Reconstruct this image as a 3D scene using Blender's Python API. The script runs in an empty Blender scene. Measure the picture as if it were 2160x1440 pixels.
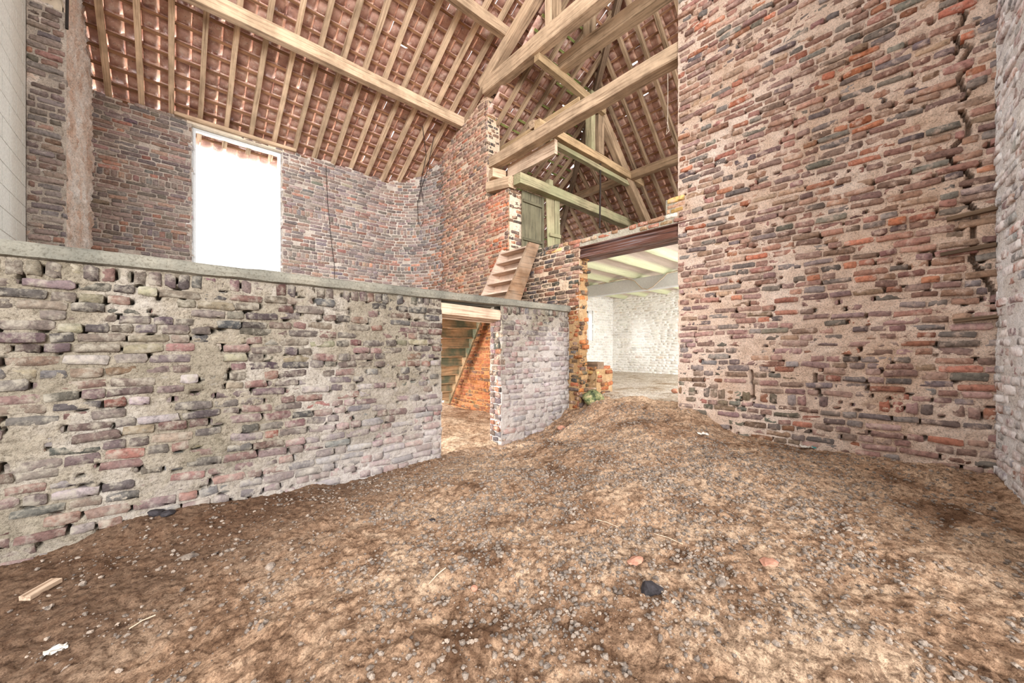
import bpy, bmesh, math, random
import numpy as np
from mathutils import Vector, Matrix

C = bpy.context.scene.collection
SC = bpy.context.scene
R = random.Random(7)
NR = np.random.default_rng(11)

# ------------------------------------------------------------------ camera, sky, exposure
CAM = np.array([-4.311, -3.53, 1.25])
YAW = math.atan2(800, 885)
cam_d = bpy.data.cameras.new('camera')
cam = bpy.data.objects.new('camera', cam_d); C.objects.link(cam)
cam.location = CAM
cam.rotation_euler = (math.pi / 2, 0, -YAW)
cam_d.sensor_width = 36.0
cam_d.lens = 36.0 * 800.0 / 2160.0
cam_d.shift_y = 15.0 / 2160.0
cam_d.clip_start = 0.02
SC.camera = cam

w = bpy.data.worlds.new('overcast_sky'); SC.world = w; w.use_nodes = True
bg = w.node_tree.nodes['Background']
bg.inputs['Color'].default_value = (1.0, 0.99, 0.97, 1)
bg.inputs['Strength'].default_value = 1.0
SC.view_settings.view_transform = 'Standard'
SC.view_settings.look = 'None'
SC.view_settings.gamma = 1.0
SC.view_settings.use_curve_mapping = False
SC.view_settings.exposure = 0.85
def area_lamp(name, loc, target, sx, sy, watts, col=(1, 1, 1)):
    l = bpy.data.lights.new(name, 'AREA'); l.shape = 'RECTANGLE'; l.size = sx; l.size_y = sy; l.energy = watts; l.color = col
    o = bpy.data.objects.new(name, l); C.objects.link(o); o.location = loc
    o.rotation_euler = (Vector(target) - Vector(loc)).to_track_quat('-Z', 'Y').to_euler()
    return o
area_lamp('rear_fill_lamp', (-10.5, -13.0, 5.0), (-2.0, 3.0, 4.5), 8.0, 5.0, 2250)       # added fill lamp far behind the viewer, lifts walls and roof
area_lamp('loading_door_daylight', (-3.6, 8.5, 4.2), (-3.2, 2.0, 2.6), 4.0, 4.0, 900, (0.95, 0.98, 1.0))          # sky outside the tall loading door
area_lamp('cell_fill_lamp', (-4.2, 2.0, 1.0), (0.0, 2.0, 0.5), 2.2, 1.2, 210)          # added unseen lamp that brightens the low cell
area_lamp('room_fill_lamp', (3.0, -3.1, 1.9), (3.2, 2.0, 1.6), 4.4, 1.6, 110, (0.97, 0.98, 1.0))         # added lamp at the hidden end, brightens the whitewashed room
area_lamp('loft_fill_lamp', (2.6, -3.2, 4.6), (3.4, 2.0, 5.2), 3.0, 1.6, 90)           # added out-of-view fill lamp for the loft roof
SC.cycles.use_denoising = True
SC.cycles.max_bounces = 8
SC.cycles.diffuse_bounces = 5

# ------------------------------------------------------------------ small helpers
def lin(c):
    return tuple((x / 12.92 if x <= 0.04045 else ((x + 0.055) / 1.055) ** 2.4) for x in [v / 255.0 for v in c])

def rgba(c):
    return lin(c) + (1.0,)

FX = (800 / math.hypot(885, 800), 885 / math.hypot(885, 800))      # forward
RX = (885 / math.hypot(885, 800), -800 / math.hypot(885, 800))     # right
def project(p):
    q = np.asarray(p, float) - CAM
    X = q[..., 0] * RX[0] + q[..., 1] * RX[1]
    Y = q[..., 0] * FX[0] + q[..., 1] * FX[1]
    Ys = np.where(np.abs(Y) < 1e-3, 1e-3, Y)
    return 1080 + 800 * X / Ys, 735 - 800 * q[..., 2] / Ys, Y
def pix_dir(u, v):
    X = (u - 1080) / 800.0
    return np.array([X * RX[0] + FX[0], X * RX[1] + FX[1], (735 - v) / 800.0])

_TAB = NR.random((256, 256))
def vnoise(x, y, seed=0):
    x = np.asarray(x, float) + seed * 17.31; y = np.asarray(y, float) + seed * 9.77
    xi = np.floor(x).astype(int); yi = np.floor(y).astype(int)
    fx = x - xi; fy = y - yi
    fx = fx * fx * (3 - 2 * fx); fy = fy * fy * (3 - 2 * fy)
    a = _TAB[xi % 256, yi % 256]; b = _TAB[(xi + 1) % 256, yi % 256]
    c = _TAB[xi % 256, (yi + 1) % 256]; d = _TAB[(xi + 1) % 256, (yi + 1) % 256]
    return (a * (1 - fx) + b * fx) * (1 - fy) + (c * (1 - fx) + d * fx) * fy - 0.5
def fbm(x, y, oct=4, seed=0, gain=0.5):
    s = 0; a = 1.0; f = 1.0; t = 0
    for o in range(oct):
        s = s + a * vnoise(np.asarray(x) * f, np.asarray(y) * f, seed + o * 3); t += a
        a *= gain; f *= 2.03
    return s / t

def mesh_np(name, verts, faces, smooth=False, cols=None):
    """faces: (n,3) or (n,4) int array, or a list of arrays"""
    me = bpy.data.meshes.new(name)
    verts = np.asarray(verts, np.float32)
    fl = faces if isinstance(faces, list) else [faces]
    fl = [np.asarray(f, np.int32) for f in fl if len(f)]
    me.vertices.add(len(verts)); me.vertices.foreach_set('co', verts.ravel())
    loops = np.concatenate([f.ravel() for f in fl])
    tot = np.concatenate([np.full(len(f), f.shape[1], np.int32) for f in fl])
    start = np.concatenate([[0], np.cumsum(tot)[:-1]]).astype(np.int32)
    me.loops.add(len(loops)); me.loops.foreach_set('vertex_index', loops)
    me.polygons.add(len(tot)); me.polygons.foreach_set('loop_start', start)
    me.polygons.foreach_set('loop_total', tot)
    me.polygons.foreach_set('use_smooth', np.full(len(tot), bool(smooth)))
    if cols is not None:
        at = me.color_attributes.new('col', 'FLOAT_COLOR', 'POINT')
        at.data.foreach_set('color', np.asarray(cols, np.float32).ravel())
    me.update(calc_edges=True); me.validate()
    return me

def link(name, me, mat=None, parent=None, loc=None, kind=None):
    o = bpy.data.objects.new(name, me); C.objects.link(o)
    if mat is not None and me is not None and len(me.materials) == 0:
        me.materials.append(mat)
    if parent is not None: o.parent = parent
    if loc is not None: o.location = loc
    if kind: o['kind'] = kind
    return o

def tag(o, label, cat=None, group=None, kind=None):
    if label: o['label'] = label
    if cat: o['category'] = cat
    if group: o['group'] = group
    if kind: o['kind'] = kind
    return o

def empty(name, loc=(0, 0, 0), parent=None):
    o = bpy.data.objects.new(name, None); C.objects.link(o)
    o.location = loc; o.empty_display_size = 0.1
    if parent is not None: o.parent = parent
    return o

def box_mesh(name, lo, hi):
    x0, y0, z0 = lo; x1, y1, z1 = hi
    v = [(x0,y0,z0),(x1,y0,z0),(x1,y1,z0),(x0,y1,z0),(x0,y0,z1),(x1,y0,z1),(x1,y1,z1),(x0,y1,z1)]
    f = [(0,3,2,1),(4,5,6,7),(0,1,5,4),(1,2,6,5),(2,3,7,6),(3,0,4,7)]
    return mesh_np(name, v, np.array(f))

def boxes_mesh(name, bs):
    V = []; F = []
    for lo, hi in bs:
        n = len(V)
        x0, y0, z0 = lo; x1, y1, z1 = hi
        V += [(x0,y0,z0),(x1,y0,z0),(x1,y1,z0),(x0,y1,z0),(x0,y0,z1),(x1,y0,z1),(x1,y1,z1),(x0,y1,z1)]
        F += [tuple(i + n for i in f) for f in [(0,3,2,1),(4,5,6,7),(0,1,5,4),(1,2,6,5),(2,3,7,6),(3,0,4,7)]]
    return mesh_np(name, V, np.array(F))

# ------------------------------------------------------------------ materials
class NT:
    def __init__(s, name):
        s.m = bpy.data.materials.new(name); s.m.use_nodes = True
        s.t = s.m.node_tree; s.t.nodes.clear()
        s.out = s.t.nodes.new('ShaderNodeOutputMaterial')
        s.b = s.t.nodes.new('ShaderNodeBsdfPrincipled')
        s.t.links.new(s.b.outputs[0], s.out.inputs[0])
        s.b.inputs['Roughness'].default_value = 0.9
        s.b.inputs['Specular IOR Level'].default_value = 0.2
    def n(s, typ, **kw):
        x = s.t.nodes.new(typ)
        for k, v in kw.items():
            if k in x.inputs.keys(): 
                pass
            setattr(x, k, v)
        return x
    def l(s, a, b): s.t.links.new(a, b)
    def pos(s):
        return s.n('ShaderNodeNewGeometry').outputs['Position']
    def objco(s):
        return s.n('ShaderNodeTexCoord').outputs['Object']
    def mapped(s, co, scale):
        m = s.n('ShaderNodeMapping'); m.inputs['Scale'].default_value = scale
        s.l(co, m.inputs['Vector']); return m.outputs[0]
    def noise(s, co, scale, detail=4, rough=0.55, dist=0.0):
        x = s.n('ShaderNodeTexNoise')
        x.inputs['Scale'].default_value = scale; x.inputs['Detail'].default_value = detail
        x.inputs['Roughness'].default_value = rough; x.inputs['Distortion'].default_value = dist
        s.l(co, x.inputs['Vector']); return x.outputs['Fac']
    def ramp(s, fac, stops, interp='LINEAR'):
        r = s.n('ShaderNodeValToRGB'); e = r.color_ramp.elements
        r.color_ramp.interpolation = interp
        while len(e) < len(stops): e.new(0.5)
        for i, (p, c) in enumerate(stops):
            e[i].position = p; e[i].color = c if len(c) == 4 else tuple(c) + (1,)
        s.l(fac, r.inputs['Fac']); return r.outputs['Color']
    def step(s, fac, a, b):
        m = s.n('ShaderNodeMapRange'); m.inputs['From Min'].default_value = a; m.inputs['From Max'].default_value = b
        s.l(fac, m.inputs['Value']); return m.outputs[0]
    def mix(s, fac, a, b, mode='MIX'):
        m = s.n('ShaderNodeMix'); m.data_type = 'RGBA'; m.blend_type = mode
        for sock, v in ((m.inputs[0], fac), (m.inputs[6], a), (m.inputs[7], b)):
            if hasattr(v, 'is_linked'): s.l(v, sock)
            elif isinstance(v, (int, float)): sock.default_value = v
            else: sock.default_value = v if len(v) == 4 else tuple(v) + (1,)
        return m.outputs[2]
    def math(s, op, a, b=0.0):
        m = s.n('ShaderNodeMath'); m.operation = op
        for sock, v in ((m.inputs[0], a), (m.inputs[1], b)):
            if hasattr(v, 'is_linked'): s.l(v, sock)
            else: sock.default_value = v
        return m.outputs[0]
    def bump(s, h, dist=0.004, strength=0.6, prev=None):
        b = s.n('ShaderNodeBump'); b.inputs['Distance'].default_value = dist; b.inputs['Strength'].default_value = strength
        s.l(h, b.inputs['Height'])
        if prev is not None: s.l(prev, b.inputs['Normal'])
        return b.outputs[0]
    def color(s, c): s.l(c, s.b.inputs['Base Color'])
    def normal(s, c): s.l(c, s.b.inputs['Normal'])

def lime_bloom(m, p, c, amt):
    # patchy whitish lime / salt bloom on the lower right half of the low wall
    sep = m.n('ShaderNodeSeparateXYZ'); m.l(p, sep.inputs[0])
    t = m.math('ADD', m.math('MULTIPLY', sep.outputs[0], 0.22), m.math('MULTIPLY', sep.outputs[2], -0.55))
    t = m.math('ADD', t, m.math('MULTIPLY', m.noise(p, 1.7, 6, 0.7, 0.5), 1.3))
    return m.mix(m.math('MULTIPLY', m.step(t, -0.50, -0.05), amt), c, rgba((206, 196, 194)))

def brick_mat(name, dust, dust_amt, mass, lime=False):
    m = NT(name)
    if mass:
        a = m.n('ShaderNodeAttribute'); a.attribute_name = 'col'; base = a.outputs['Color']
    else:
        base = m.n('ShaderNodeObjectInfo').outputs['Color']
    p = m.pos()
    n1 = m.noise(p, 34, 5, 0.65)
    v = m.ramp(n1, [(0.30, (0.50, 0.48, 0.47)), (0.50, (1, 1, 1)), (0.72, (1.32, 1.28, 1.24))])
    c = m.mix(1.0, base, v, 'MULTIPLY')
    n2 = m.noise(p, 11, 6, 0.7)
    d = m.step(n2, 0.62 - dust_amt * 0.3, 0.72 - dust_amt * 0.2)
    d = m.math('MULTIPLY', d, 0.75)
    c = m.mix(d, c, dust)
    if lime: c = lime_bloom(m, p, c, 0.28)
    m.color(c)
    h = m.noise(p, 120, 4, 0.7)
    h2 = m.noise(p, 26, 3, 0.6)
    m.normal(m.bump(h, 0.004, 0.8, m.bump(h2, 0.010, 0.6)))
    return m.m

def mortar_mat(name, c1, c2, c3, blotch=1.3, grit=90, lime=False, fine=0.9):
    m = NT(name); p = m.pos()
    n1 = m.noise(p, blotch, 5, 0.65)
    c = m.ramp(n1, [(0.36, rgba(c1)), (0.52, rgba(c2)), (0.66, rgba(c3))])
    n2 = m.noise(p, grit, 5, 0.75)
    v = m.ramp(n2, [(0.34, (0.46, 0.43, 0.40)), (0.48, (1, 1, 1)), (0.72, (1.2, 1.18, 1.16))])
    c = m.mix(1.0, c, v, 'MULTIPLY')
    n3 = m.noise(p, 14, 5, 0.7)
    v3 = m.ramp(n3, [(0.3, (0.72, 0.70, 0.68)), (0.55, (1, 1, 1))])
    c = m.mix(0.8, c, v3, 'MULTIPLY')
    if lime: c = lime_bloom(m, p, c, 0.45)
    m.color(c)
    h = m.noise(p, grit * 1.3, 5, 0.75); h2 = m.noise(p, 30, 4, 0.65)
    m.normal(m.bump(h, 0.008, fine, m.bump(h2, 0.026, 0.8)))
    return m.m

def wood_mat(name, light, dark, tint=None, tint_amt=0.0, grain=1.0):
    m = NT(name); co = m.objco()
    inf = m.n('ShaderNodeObjectInfo').outputs['Random']
    vadd = m.n('ShaderNodeVectorMath'); vadd.operation = 'ADD'
    cmb = m.n('ShaderNodeCombineXYZ'); mul = m.math('MULTIPLY', inf, 37.0)
    m.l(mul, cmb.inputs[0]); m.l(mul, cmb.inputs[1])
    m.l(co, vadd.inputs[0]); m.l(cmb.outputs[0], vadd.inputs[1])
    q = m.mapped(vadd.outputs[0], (1.2, 28 * grain, 28 * grain))
    g = m.noise(q, 1.6, 6, 0.62, 0.4)
    c = m.ramp(g, [(0.30, rgba(dark)), (0.50, rgba(light)), (0.72, tuple(min(1, x * 1.15) for x in lin(light)) + (1,))])
    n2 = m.noise(vadd.outputs[0], 3.5, 4, 0.6)
    v = m.ramp(n2, [(0.35, (0.68, 0.66, 0.63)), (0.6, (1.08, 1.06, 1.04))])
    c = m.mix(0.85, c, v, 'MULTIPLY')
    vr = m.math('ADD', m.math('MULTIPLY', inf, 0.3), 0.85)
    cv = m.n('ShaderNodeCombineColor'); [m.l(vr, cv.inputs[i]) for i in range(3)]
    c = m.mix(1.0, c, cv.outputs[0], 'MULTIPLY')
    if tint:
        n3 = m.noise(vadd.outputs[0], 2.2, 4, 0.6)
        c = m.mix(m.math('MULTIPLY', m.step(n3, 0.40, 0.62), tint_amt), c, rgba(tint))
    q2 = m.mapped(vadd.outputs[0], (0.6, 60, 60))
    crack = m.noise(q2, 1.3, 3, 0.5)
    cr = m.step(crack, 0.66, 0.74)
    c = m.mix(m.math('MULTIPLY', cr, 0.55), c, rgba((45, 36, 30)))
    m.color(c)
    m.b.inputs['Roughness'].default_value = 0.8
    m.normal(m.bump(g, 0.004, 0.7, m.bump(cr, -0.004, 0.5)))
    return m.m

M = {}
M['wood_light'] = wood_mat('wood_light', (204, 178, 150), (146, 118, 94))
M['wood_beam'] = wood_mat('wood_beam', (184, 159, 133), (118, 95, 75))
M['wood_grey'] = wood_mat('wood_grey', (164, 140, 114), (98, 80, 62))
M['wood_dark'] = wood_mat('wood_dark', (118, 98, 80), (66, 54, 44))
M['wood_green'] = wood_mat('wood_green', (158, 148, 118), (98, 90, 70), (150, 154, 116), 0.5)
M['wood_door'] = wood_mat('wood_door', (112, 106, 86), (62, 60, 50), (118, 114, 90), 0.4)
M['wood_yellow'] = wood_mat('wood_yellow', (172, 147, 114), (120, 96, 70))
M['wood_stair'] = wood_mat('wood_stair', (216, 192, 174), (170, 142, 124))
M['wood_stringer'] = wood_mat('wood_stringer', (150, 118, 92), (92, 68, 50), (196, 180, 160), 0.3)
M['wood_pale'] = wood_mat('wood_pale', (202, 178, 156), (146, 120, 98))
M['wood_cell'] = wood_mat('wood_cell', (182, 152, 118), (128, 102, 76), (44, 84, 72), 0.75)
M['batten'] = wood_mat('batten', (150, 112, 84), (92, 66, 50))
M['batten_green'] = wood_mat('batten_green', (120, 130, 74), (78, 88, 52), (150, 140, 84), 0.4)

def tile_mat():
    m = NT('roof_tile_clay'); p = m.pos(); co = m.objco()
    n1 = m.noise(p, 5.5, 5, 0.65)
    c = m.ramp(n1, [(0.32, rgba((152, 116, 106))), (0.5, rgba((194, 152, 136))), (0.68, rgba((218, 182, 164)))])
    n2 = m.noise(p, 10, 5, 0.7)
    c = m.mix(m.math('MULTIPLY', m.step(n2, 0.54, 0.62), 0.6), c, rgba((226, 206, 192)))
    n3 = m.noise(p, 22, 5, 0.7)
    c = m.mix(m.math('MULTIPLY', m.step(n3, 0.58, 0.68), 0.6), c, rgba((70, 46, 44)))
    a = m.n('ShaderNodeAttribute'); a.attribute_name = 'pale'  # lit strip along each tile's rolled edge, painted into the clay colour
    n4 = m.noise(p, 3.7, 3, 0.6)
    c = m.mix(m.math('MULTIPLY', a.outputs['Fac'], m.step(n4, 0.38, 0.56)), c, rgba((248, 216, 192)))
    m.color(c); m.b.inputs['Roughness'].default_value = 0.62
    m.b.inputs['Specular IOR Level'].default_value = 0.35
    m.normal(m.bump(m.noise(p, 60, 4, 0.6), 0.003, 0.5))
    return m.m
M['tile'] = tile_mat()

def simple(name, c, rough=0.8, metal=0.0, noise=None, var=0.25, bump=0.0):
    m = NT(name); p = m.pos()
    n = m.noise(p, noise or 20, 5, 0.65)
    v = m.ramp(n, [(0.3, (1 - var,) * 3), (0.7, (1 + var,) * 3)])
    m.color(m.mix(1.0, rgba(c), v, 'MULTIPLY'))
    m.b.inputs['Roughness'].default_value = rough; m.b.inputs['Metallic'].default_value = metal
    if bump: m.normal(m.bump(n, bump, 0.7))
    return m.m
M['iron'] = simple('iron_dark', (58, 50, 46), 0.6, 0.3)
M['cable'] = simple('cable_black', (48, 42, 40), 0.6)
M['cord'] = simple('cord_pale', (200, 186, 168), 0.8)
M['block'] = simple('concrete_block', (232, 236, 232), 0.95, 0, 60, 0.14, 0.002)
M['plaster'] = simple('pale_plaster', (222, 208, 188), 0.95, 0, 9, 0.2, 0.008)
M['white_frame'] = simple('white_frame', (214, 218, 220), 0.6, 0, 30, 0.08)

def slab_mat():
    m = NT('slab_concrete'); p = m.pos()
    n1 = m.noise(p, 2.2, 5, 0.6)
    c = m.ramp(n1, [(0.36, rgba((108, 106, 97))), (0.55, rgba((134, 130, 118))), (0.7, rgba((156, 149, 134)))])
    n2 = m.noise(p, 60, 5, 0.7)
    c = m.mix(1.0, c, m.ramp(n2, [(0.32, (0.55, 0.53, 0.5)), (0.5, (1, 1, 1))]), 'MULTIPLY')
    m.color(c)
    m.normal(m.bump(n2, 0.006, 0.8, m.bump(m.noise(p, 14, 4), 0.014, 0.6)))
    return m.m
M['slab'] = slab_mat()

def steel_mat():
    m = NT('rusty_steel'); p = m.pos()
    q = m.mapped(p, (6, 1.2, 40))
    n = m.noise(q, 1.5, 5, 0.6)
    c = m.ramp(n, [(0.35, rgba((64, 46, 42))), (0.52, rgba((112, 74, 60))), (0.68, rgba((132, 122, 124)))])
    m.color(c); m.b.inputs['Roughness'].default_value = 0.5; m.b.inputs['Metallic'].default_value = 0.15
    m.normal(m.bump(m.noise(p, 90, 4), 0.002, 0.5))
    return m.m
M['steel'] = steel_mat()

def earth_mat(name, light, mid, dark, wall_shade=False):
    m = NT(name); p = m.pos()
    n1 = m.noise(p, 2.1, 7, 0.72, 0.6)
    c = m.ramp(n1, [(0.36, rgba(dark)), (0.46, rgba(mid)), (0.55, rgba(light))])
    n4 = m.noise(p, 13, 6, 0.72, 0.8)
    c = m.mix(m.math('MULTIPLY', m.step(n4, 0.50, 0.43), 0.62), c, rgba(dark))
    if wall_shade:                                     # shade painted into the soil by the low wall, fading towards the mound
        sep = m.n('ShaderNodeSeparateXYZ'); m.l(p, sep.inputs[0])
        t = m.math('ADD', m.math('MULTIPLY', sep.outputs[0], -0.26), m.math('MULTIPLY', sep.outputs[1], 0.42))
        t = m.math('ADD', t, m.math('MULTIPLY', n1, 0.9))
        c = m.mix(m.math('MULTIPLY', m.step(t, 0.72, 1.25), 0.85), c, rgba(wall_shade))
    n2 = m.noise(p, 38, 6, 0.75)
    c = m.mix(0.9, c, m.ramp(n2, [(0.38, (0.38, 0.33, 0.30)), (0.50, (1, 1, 1)), (0.7, (1.25, 1.24, 1.22))]), 'MULTIPLY')  # small shadows of the clods and hollows painted in as dark speckle
    n3 = m.noise(p, 150, 5, 0.75)
    c = m.mix(0.9, c, m.ramp(n3, [(0.36, (0.50, 0.46, 0.44)), (0.50, (1, 1, 1)), (0.7, (1.25, 1.25, 1.25))]), 'MULTIPLY')
    m.color(c); m.b.inputs['Roughness'].default_value = 0.97
    m.normal(m.bump(n3, 0.006, 0.9, m.bump(n2, 0.02, 0.9, m.bump(n4, 0.03, 0.6))))
    return m.m
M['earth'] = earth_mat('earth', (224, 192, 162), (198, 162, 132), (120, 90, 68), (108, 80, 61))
M['earth_cell'] = earth_mat('earth_cell', (226, 198, 168), (206, 172, 140), (140, 106, 80))
M['earth_pale'] = earth_mat('earth_pale', (240, 232, 222), (226, 214, 198), (176, 152, 126))

def clod_mat():
    m = NT('clod'); p = m.pos(); n0 = m.n('ShaderNodeObjectInfo').outputs['Random']
    n = m.noise(p, 22, 3)
    c = m.ramp(n, [(0.3, rgba((88, 79, 74))), (0.5, rgba((136, 123, 112))), (0.7, rgba((176, 158, 142)))])
    m.color(m.mix(0.8, c, m.ramp(m.noise(p, 220, 4), [(0.3, (0.5, 0.48, 0.46)), (0.6, (1.1, 1.1, 1.1))]), 'MULTIPLY'))
    m.normal(m.bump(m.noise(p, 160, 4), 0.004, 0.7))
    return m.m
M['clod'] = clod_mat()

# ------------------------------------------------------------------ brick engine
NRING = 10
def brick_variants(nv, seed, chip=1.0):
    """unit brick: x in -.5..5 (length), z in -.5...5 (height), y depth: 0 front (outwards -y), 1 back"""
    rg = np.random.default_rng(seed); out = []
    base = np.array([(-.5,-.36),(-.42,-.5),(0,-.5),(.42,-.5),(.5,-.36),(.5,.36),(.42,.5),(0,.5),(-.42,.5),(-.5,.36)])
    for k in range(nv):
        ring = base.copy()
        ring += rg.normal(0, 1, ring.shape) * np.array([0.020, 0.070]) * chip
        if rg.random() < 0.25 * chip:                      # a knocked-off corner
            j = rg.choice([0, 4, 5, 9]); ring[j] *= np.array([0.90, 0.75])
        ins = ring * np.array([0.970, 0.885]) + rg.normal(0, 1, ring.shape) * np.array([0.008, 0.03]) * chip
        V = np.zeros((NRING * 3 + 1, 3))
        V[:NRING, 0] = ring[:, 0]; V[:NRING, 2] = ring[:, 1]; V[:NRING, 1] = 1.0
        V[NRING:2*NRING, 0] = ring[:, 0]; V[NRING:2*NRING, 2] = ring[:, 1]
        V[NRING:2*NRING, 1] = 0.055 + np.abs(rg.normal(0, 0.05, NRING)) * chip
        V[2*NRING:3*NRING, 0] = ins[:, 0]; V[2*NRING:3*NRING, 2] = ins[:, 1]
        V[2*NRING:3*NRING, 1] = rg.normal(0, 0.030, NRING) * chip
        V[-1] = (0, -0.01, 0)
        out.append(V)
    q = []; t = []
    for i in range(NRING):
        j = (i + 1) % NRING
        q.append((i, j, NRING + j, NRING + i)); q.append((NRING + i, NRING + j, 2*NRING + j, 2*NRING + i))
        t.append((2*NRING + i, 2*NRING + j, 3*NRING))
    return out, np.array(q), np.array(t)
BV, BQ, BT = brick_variants(14, 5)
BMESH = {}
def brick_mesh(v, mat):
    k = (v, mat.name)
    if k not in BMESH:
        me = mesh_np('brick', BV[v], [BQ, BT], smooth=True); me.materials.append(mat); BMESH[k] = me
    return BMESH[k]

def palette(cols):
    ws = np.array([c[1] for c in cols], float); ws /= ws.sum()
    cl = [c[0] for c in cols]
    def f(rg):
        c = np.array(cl[rg.choice(len(cl), p=ws)], float)
        c = c * rg.uniform(0.86, 1.14) + rg.normal(0, 2.0, 3) + rg.normal(0, 4)
        return np.array(lin(np.clip(c, 8, 250)))
    return f

class Path:
    """polyline in plan (x, y); outward normal is to the right-hand side if side=-1"""
    def __init__(s, pts, side=-1):
        s.p = np.array(pts, float); d = np.diff(s.p, axis=0); s.l = np.hypot(d[:, 0], d[:, 1])
        s.c = np.concatenate([[0], np.cumsum(s.l)]); t = d / s.l[:, None]
        tv = np.zeros_like(s.p); tv[0] = t[0]; tv[-1] = t[-1]; tv[1:-1] = t[1:] + t[:-1]
        s.t = tv / np.hypot(tv[:, 0], tv[:, 1])[:, None]; s.side = side
    def at(s, q):
        q = np.asarray(q, float)
        x = np.interp(q, s.c, s.p[:, 0]); y = np.interp(q, s.c, s.p[:, 1])
        tx = np.interp(q, s.c, s.t[:, 0]); ty = np.interp(q, s.c, s.t[:, 1])
        n = np.hypot(tx, ty); tx, ty = tx / n, ty / n
        return x, y, tx, ty, -ty * s.side, tx * s.side
    def pos(s, q, z, d):
        x, y, tx, ty, nx, ny = s.at(q)
        return np.stack([x + nx * d, y + ny * d, np.asarray(z, float) + 0 * x], -1)

def lay_bricks(s0, s1, z0, z1, inside, pal, seed, course=0.064, joint=0.011, wob=0.010, lens=(0.205, 0.10, 0.15),
               probs=(0.5, 0.36, 0.14), rough=0.004, rowlock=(), miss=0.01, tilt=0.012):
    rg = np.random.default_rng(seed); out = []
    z = z0; row = 0
    while z < z1:
        rl = any(a <= z < b for a, b in rowlock)
        h = (0.100 if rl else course) + rg.normal(0, 0.0025)
        s = s0 - rg.uniform(0, 0.2)
        while s < s1:
            if rl: ln = rg.uniform(0.055, 0.066) + joint
            else: ln = lens[rg.choice(len(lens), p=probs)] * rg.uniform(0.92, 1.06) + joint
            a, b = s + joint / 2, s + ln - joint / 2
            s += ln
            zc = z + h / 2 + wob * 2 * float(vnoise(a * 1.1, row * 0.35, seed % 13)) + wob * float(vnoise(a * 4, row * 3.1, seed % 7))
            q = np.linspace(a, b, 7); ok = inside(q, np.full(7, zc))
            if not ok.all():
                if ok.sum() < 3: continue
                idx = np.where(ok)[0]
                runs = np.split(idx, np.where(np.diff(idx) > 1)[0] + 1)
                run = max(runs, key=len)
                if len(run) < 3: continue
                a, b = q[run[0]], q[run[-1]]
                if b - a < 0.03: continue
            if rg.random() < miss: continue
            out.append(dict(s=(a + b) / 2, z=zc, l=b - a, h=h - joint + rg.normal(0, 0.0025), d=rg.normal(0, rough),
                            r=rg.normal(0, tilt) + wob * 0.6 * float(vnoise((a + b), row * 0.35, seed % 13 + 3)), c=pal(rg),
                            v=int(rg.integers(len(BV)))))
        z += h; row += 1
    return out

def emit(parent, path, bricks, mat_o, mat_m, n_obj, depth=0.065, vis=None, mass_name='brick_mass'):
    if not bricks: return
    s = np.array([b['s'] for b in bricks]); z = np.array([b['z'] for b in bricks]); d = np.array([b['d'] for b in bricks])
    l = np.array([b['l'] for b in bricks]); h = np.array([b['h'] for b in bricks])
    P = path.pos(s, z, d); x, y, tx, ty, nx, ny = path.at(s)
    u, v, Y = project(P)
    dist = np.linalg.norm(P - CAM, axis=1)
    face = np.abs((P[:, 0] - CAM[0]) * nx + (P[:, 1] - CAM[1]) * ny) / dist
    size = l * h * face / dist ** 2
    ok = (Y > 0.2) & (u > 8) & (u < 2152) & (v > 8) & (v < 1432)
    if vis is not None: ok &= vis(s, z, u, v)
    order = np.argsort(-np.where(ok, size, 0))
    pick = set(int(i) for i in order[:n_obj] if ok[i] and size[i] > 0)
    mv = []; mq = []; mt = []; mc = []; off = 0
    for i, b in enumerate(bricks):
        t = np.array([tx[i], ty[i], 0.0]); n = np.array([nx[i], ny[i], 0.0]); up = np.array([0, 0, 1.0])
        cr, sr = math.cos(b['r']), math.sin(b['r'])
        X = t * cr + up * sr; Z = -t * sr + up * cr
        if i in pick:
            o = bpy.data.objects.new('brick', brick_mesh(b['v'], mat_o)); C.objects.link(o)
            o.parent = parent
            Mx = Matrix(((X[0]*b['l'], -n[0]*depth, Z[0]*b['h'], P[i,0]), (X[1]*b['l'], -n[1]*depth, Z[1]*b['h'], P[i,1]),
                         (X[2]*b['l'], -n[2]*depth, Z[2]*b['h'], P[i,2]), (0,0,0,1)))
            o.matrix_local = Mx
            o.color = tuple(b['c']) + (1,)
        else:
            V = BV[b['v']]
            W = P[i] + V[:, :1] * X * b['l'] - V[:, 1:2] * n * depth + V[:, 2:] * Z * b['h']
            mv.append(W); mq.append(BQ + off); mt.append(BT + off); off += len(V)
            mc.append(np.tile(np.append(b['c'], 1.0), (len(V), 1)))
    if mv:
        me = mesh_np(mass_name, np.concatenate(mv), [np.concatenate(mq), np.concatenate(mt)], True, np.concatenate(mc))
        link(mass_name, me, mat_m, parent, kind='stuff')

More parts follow.
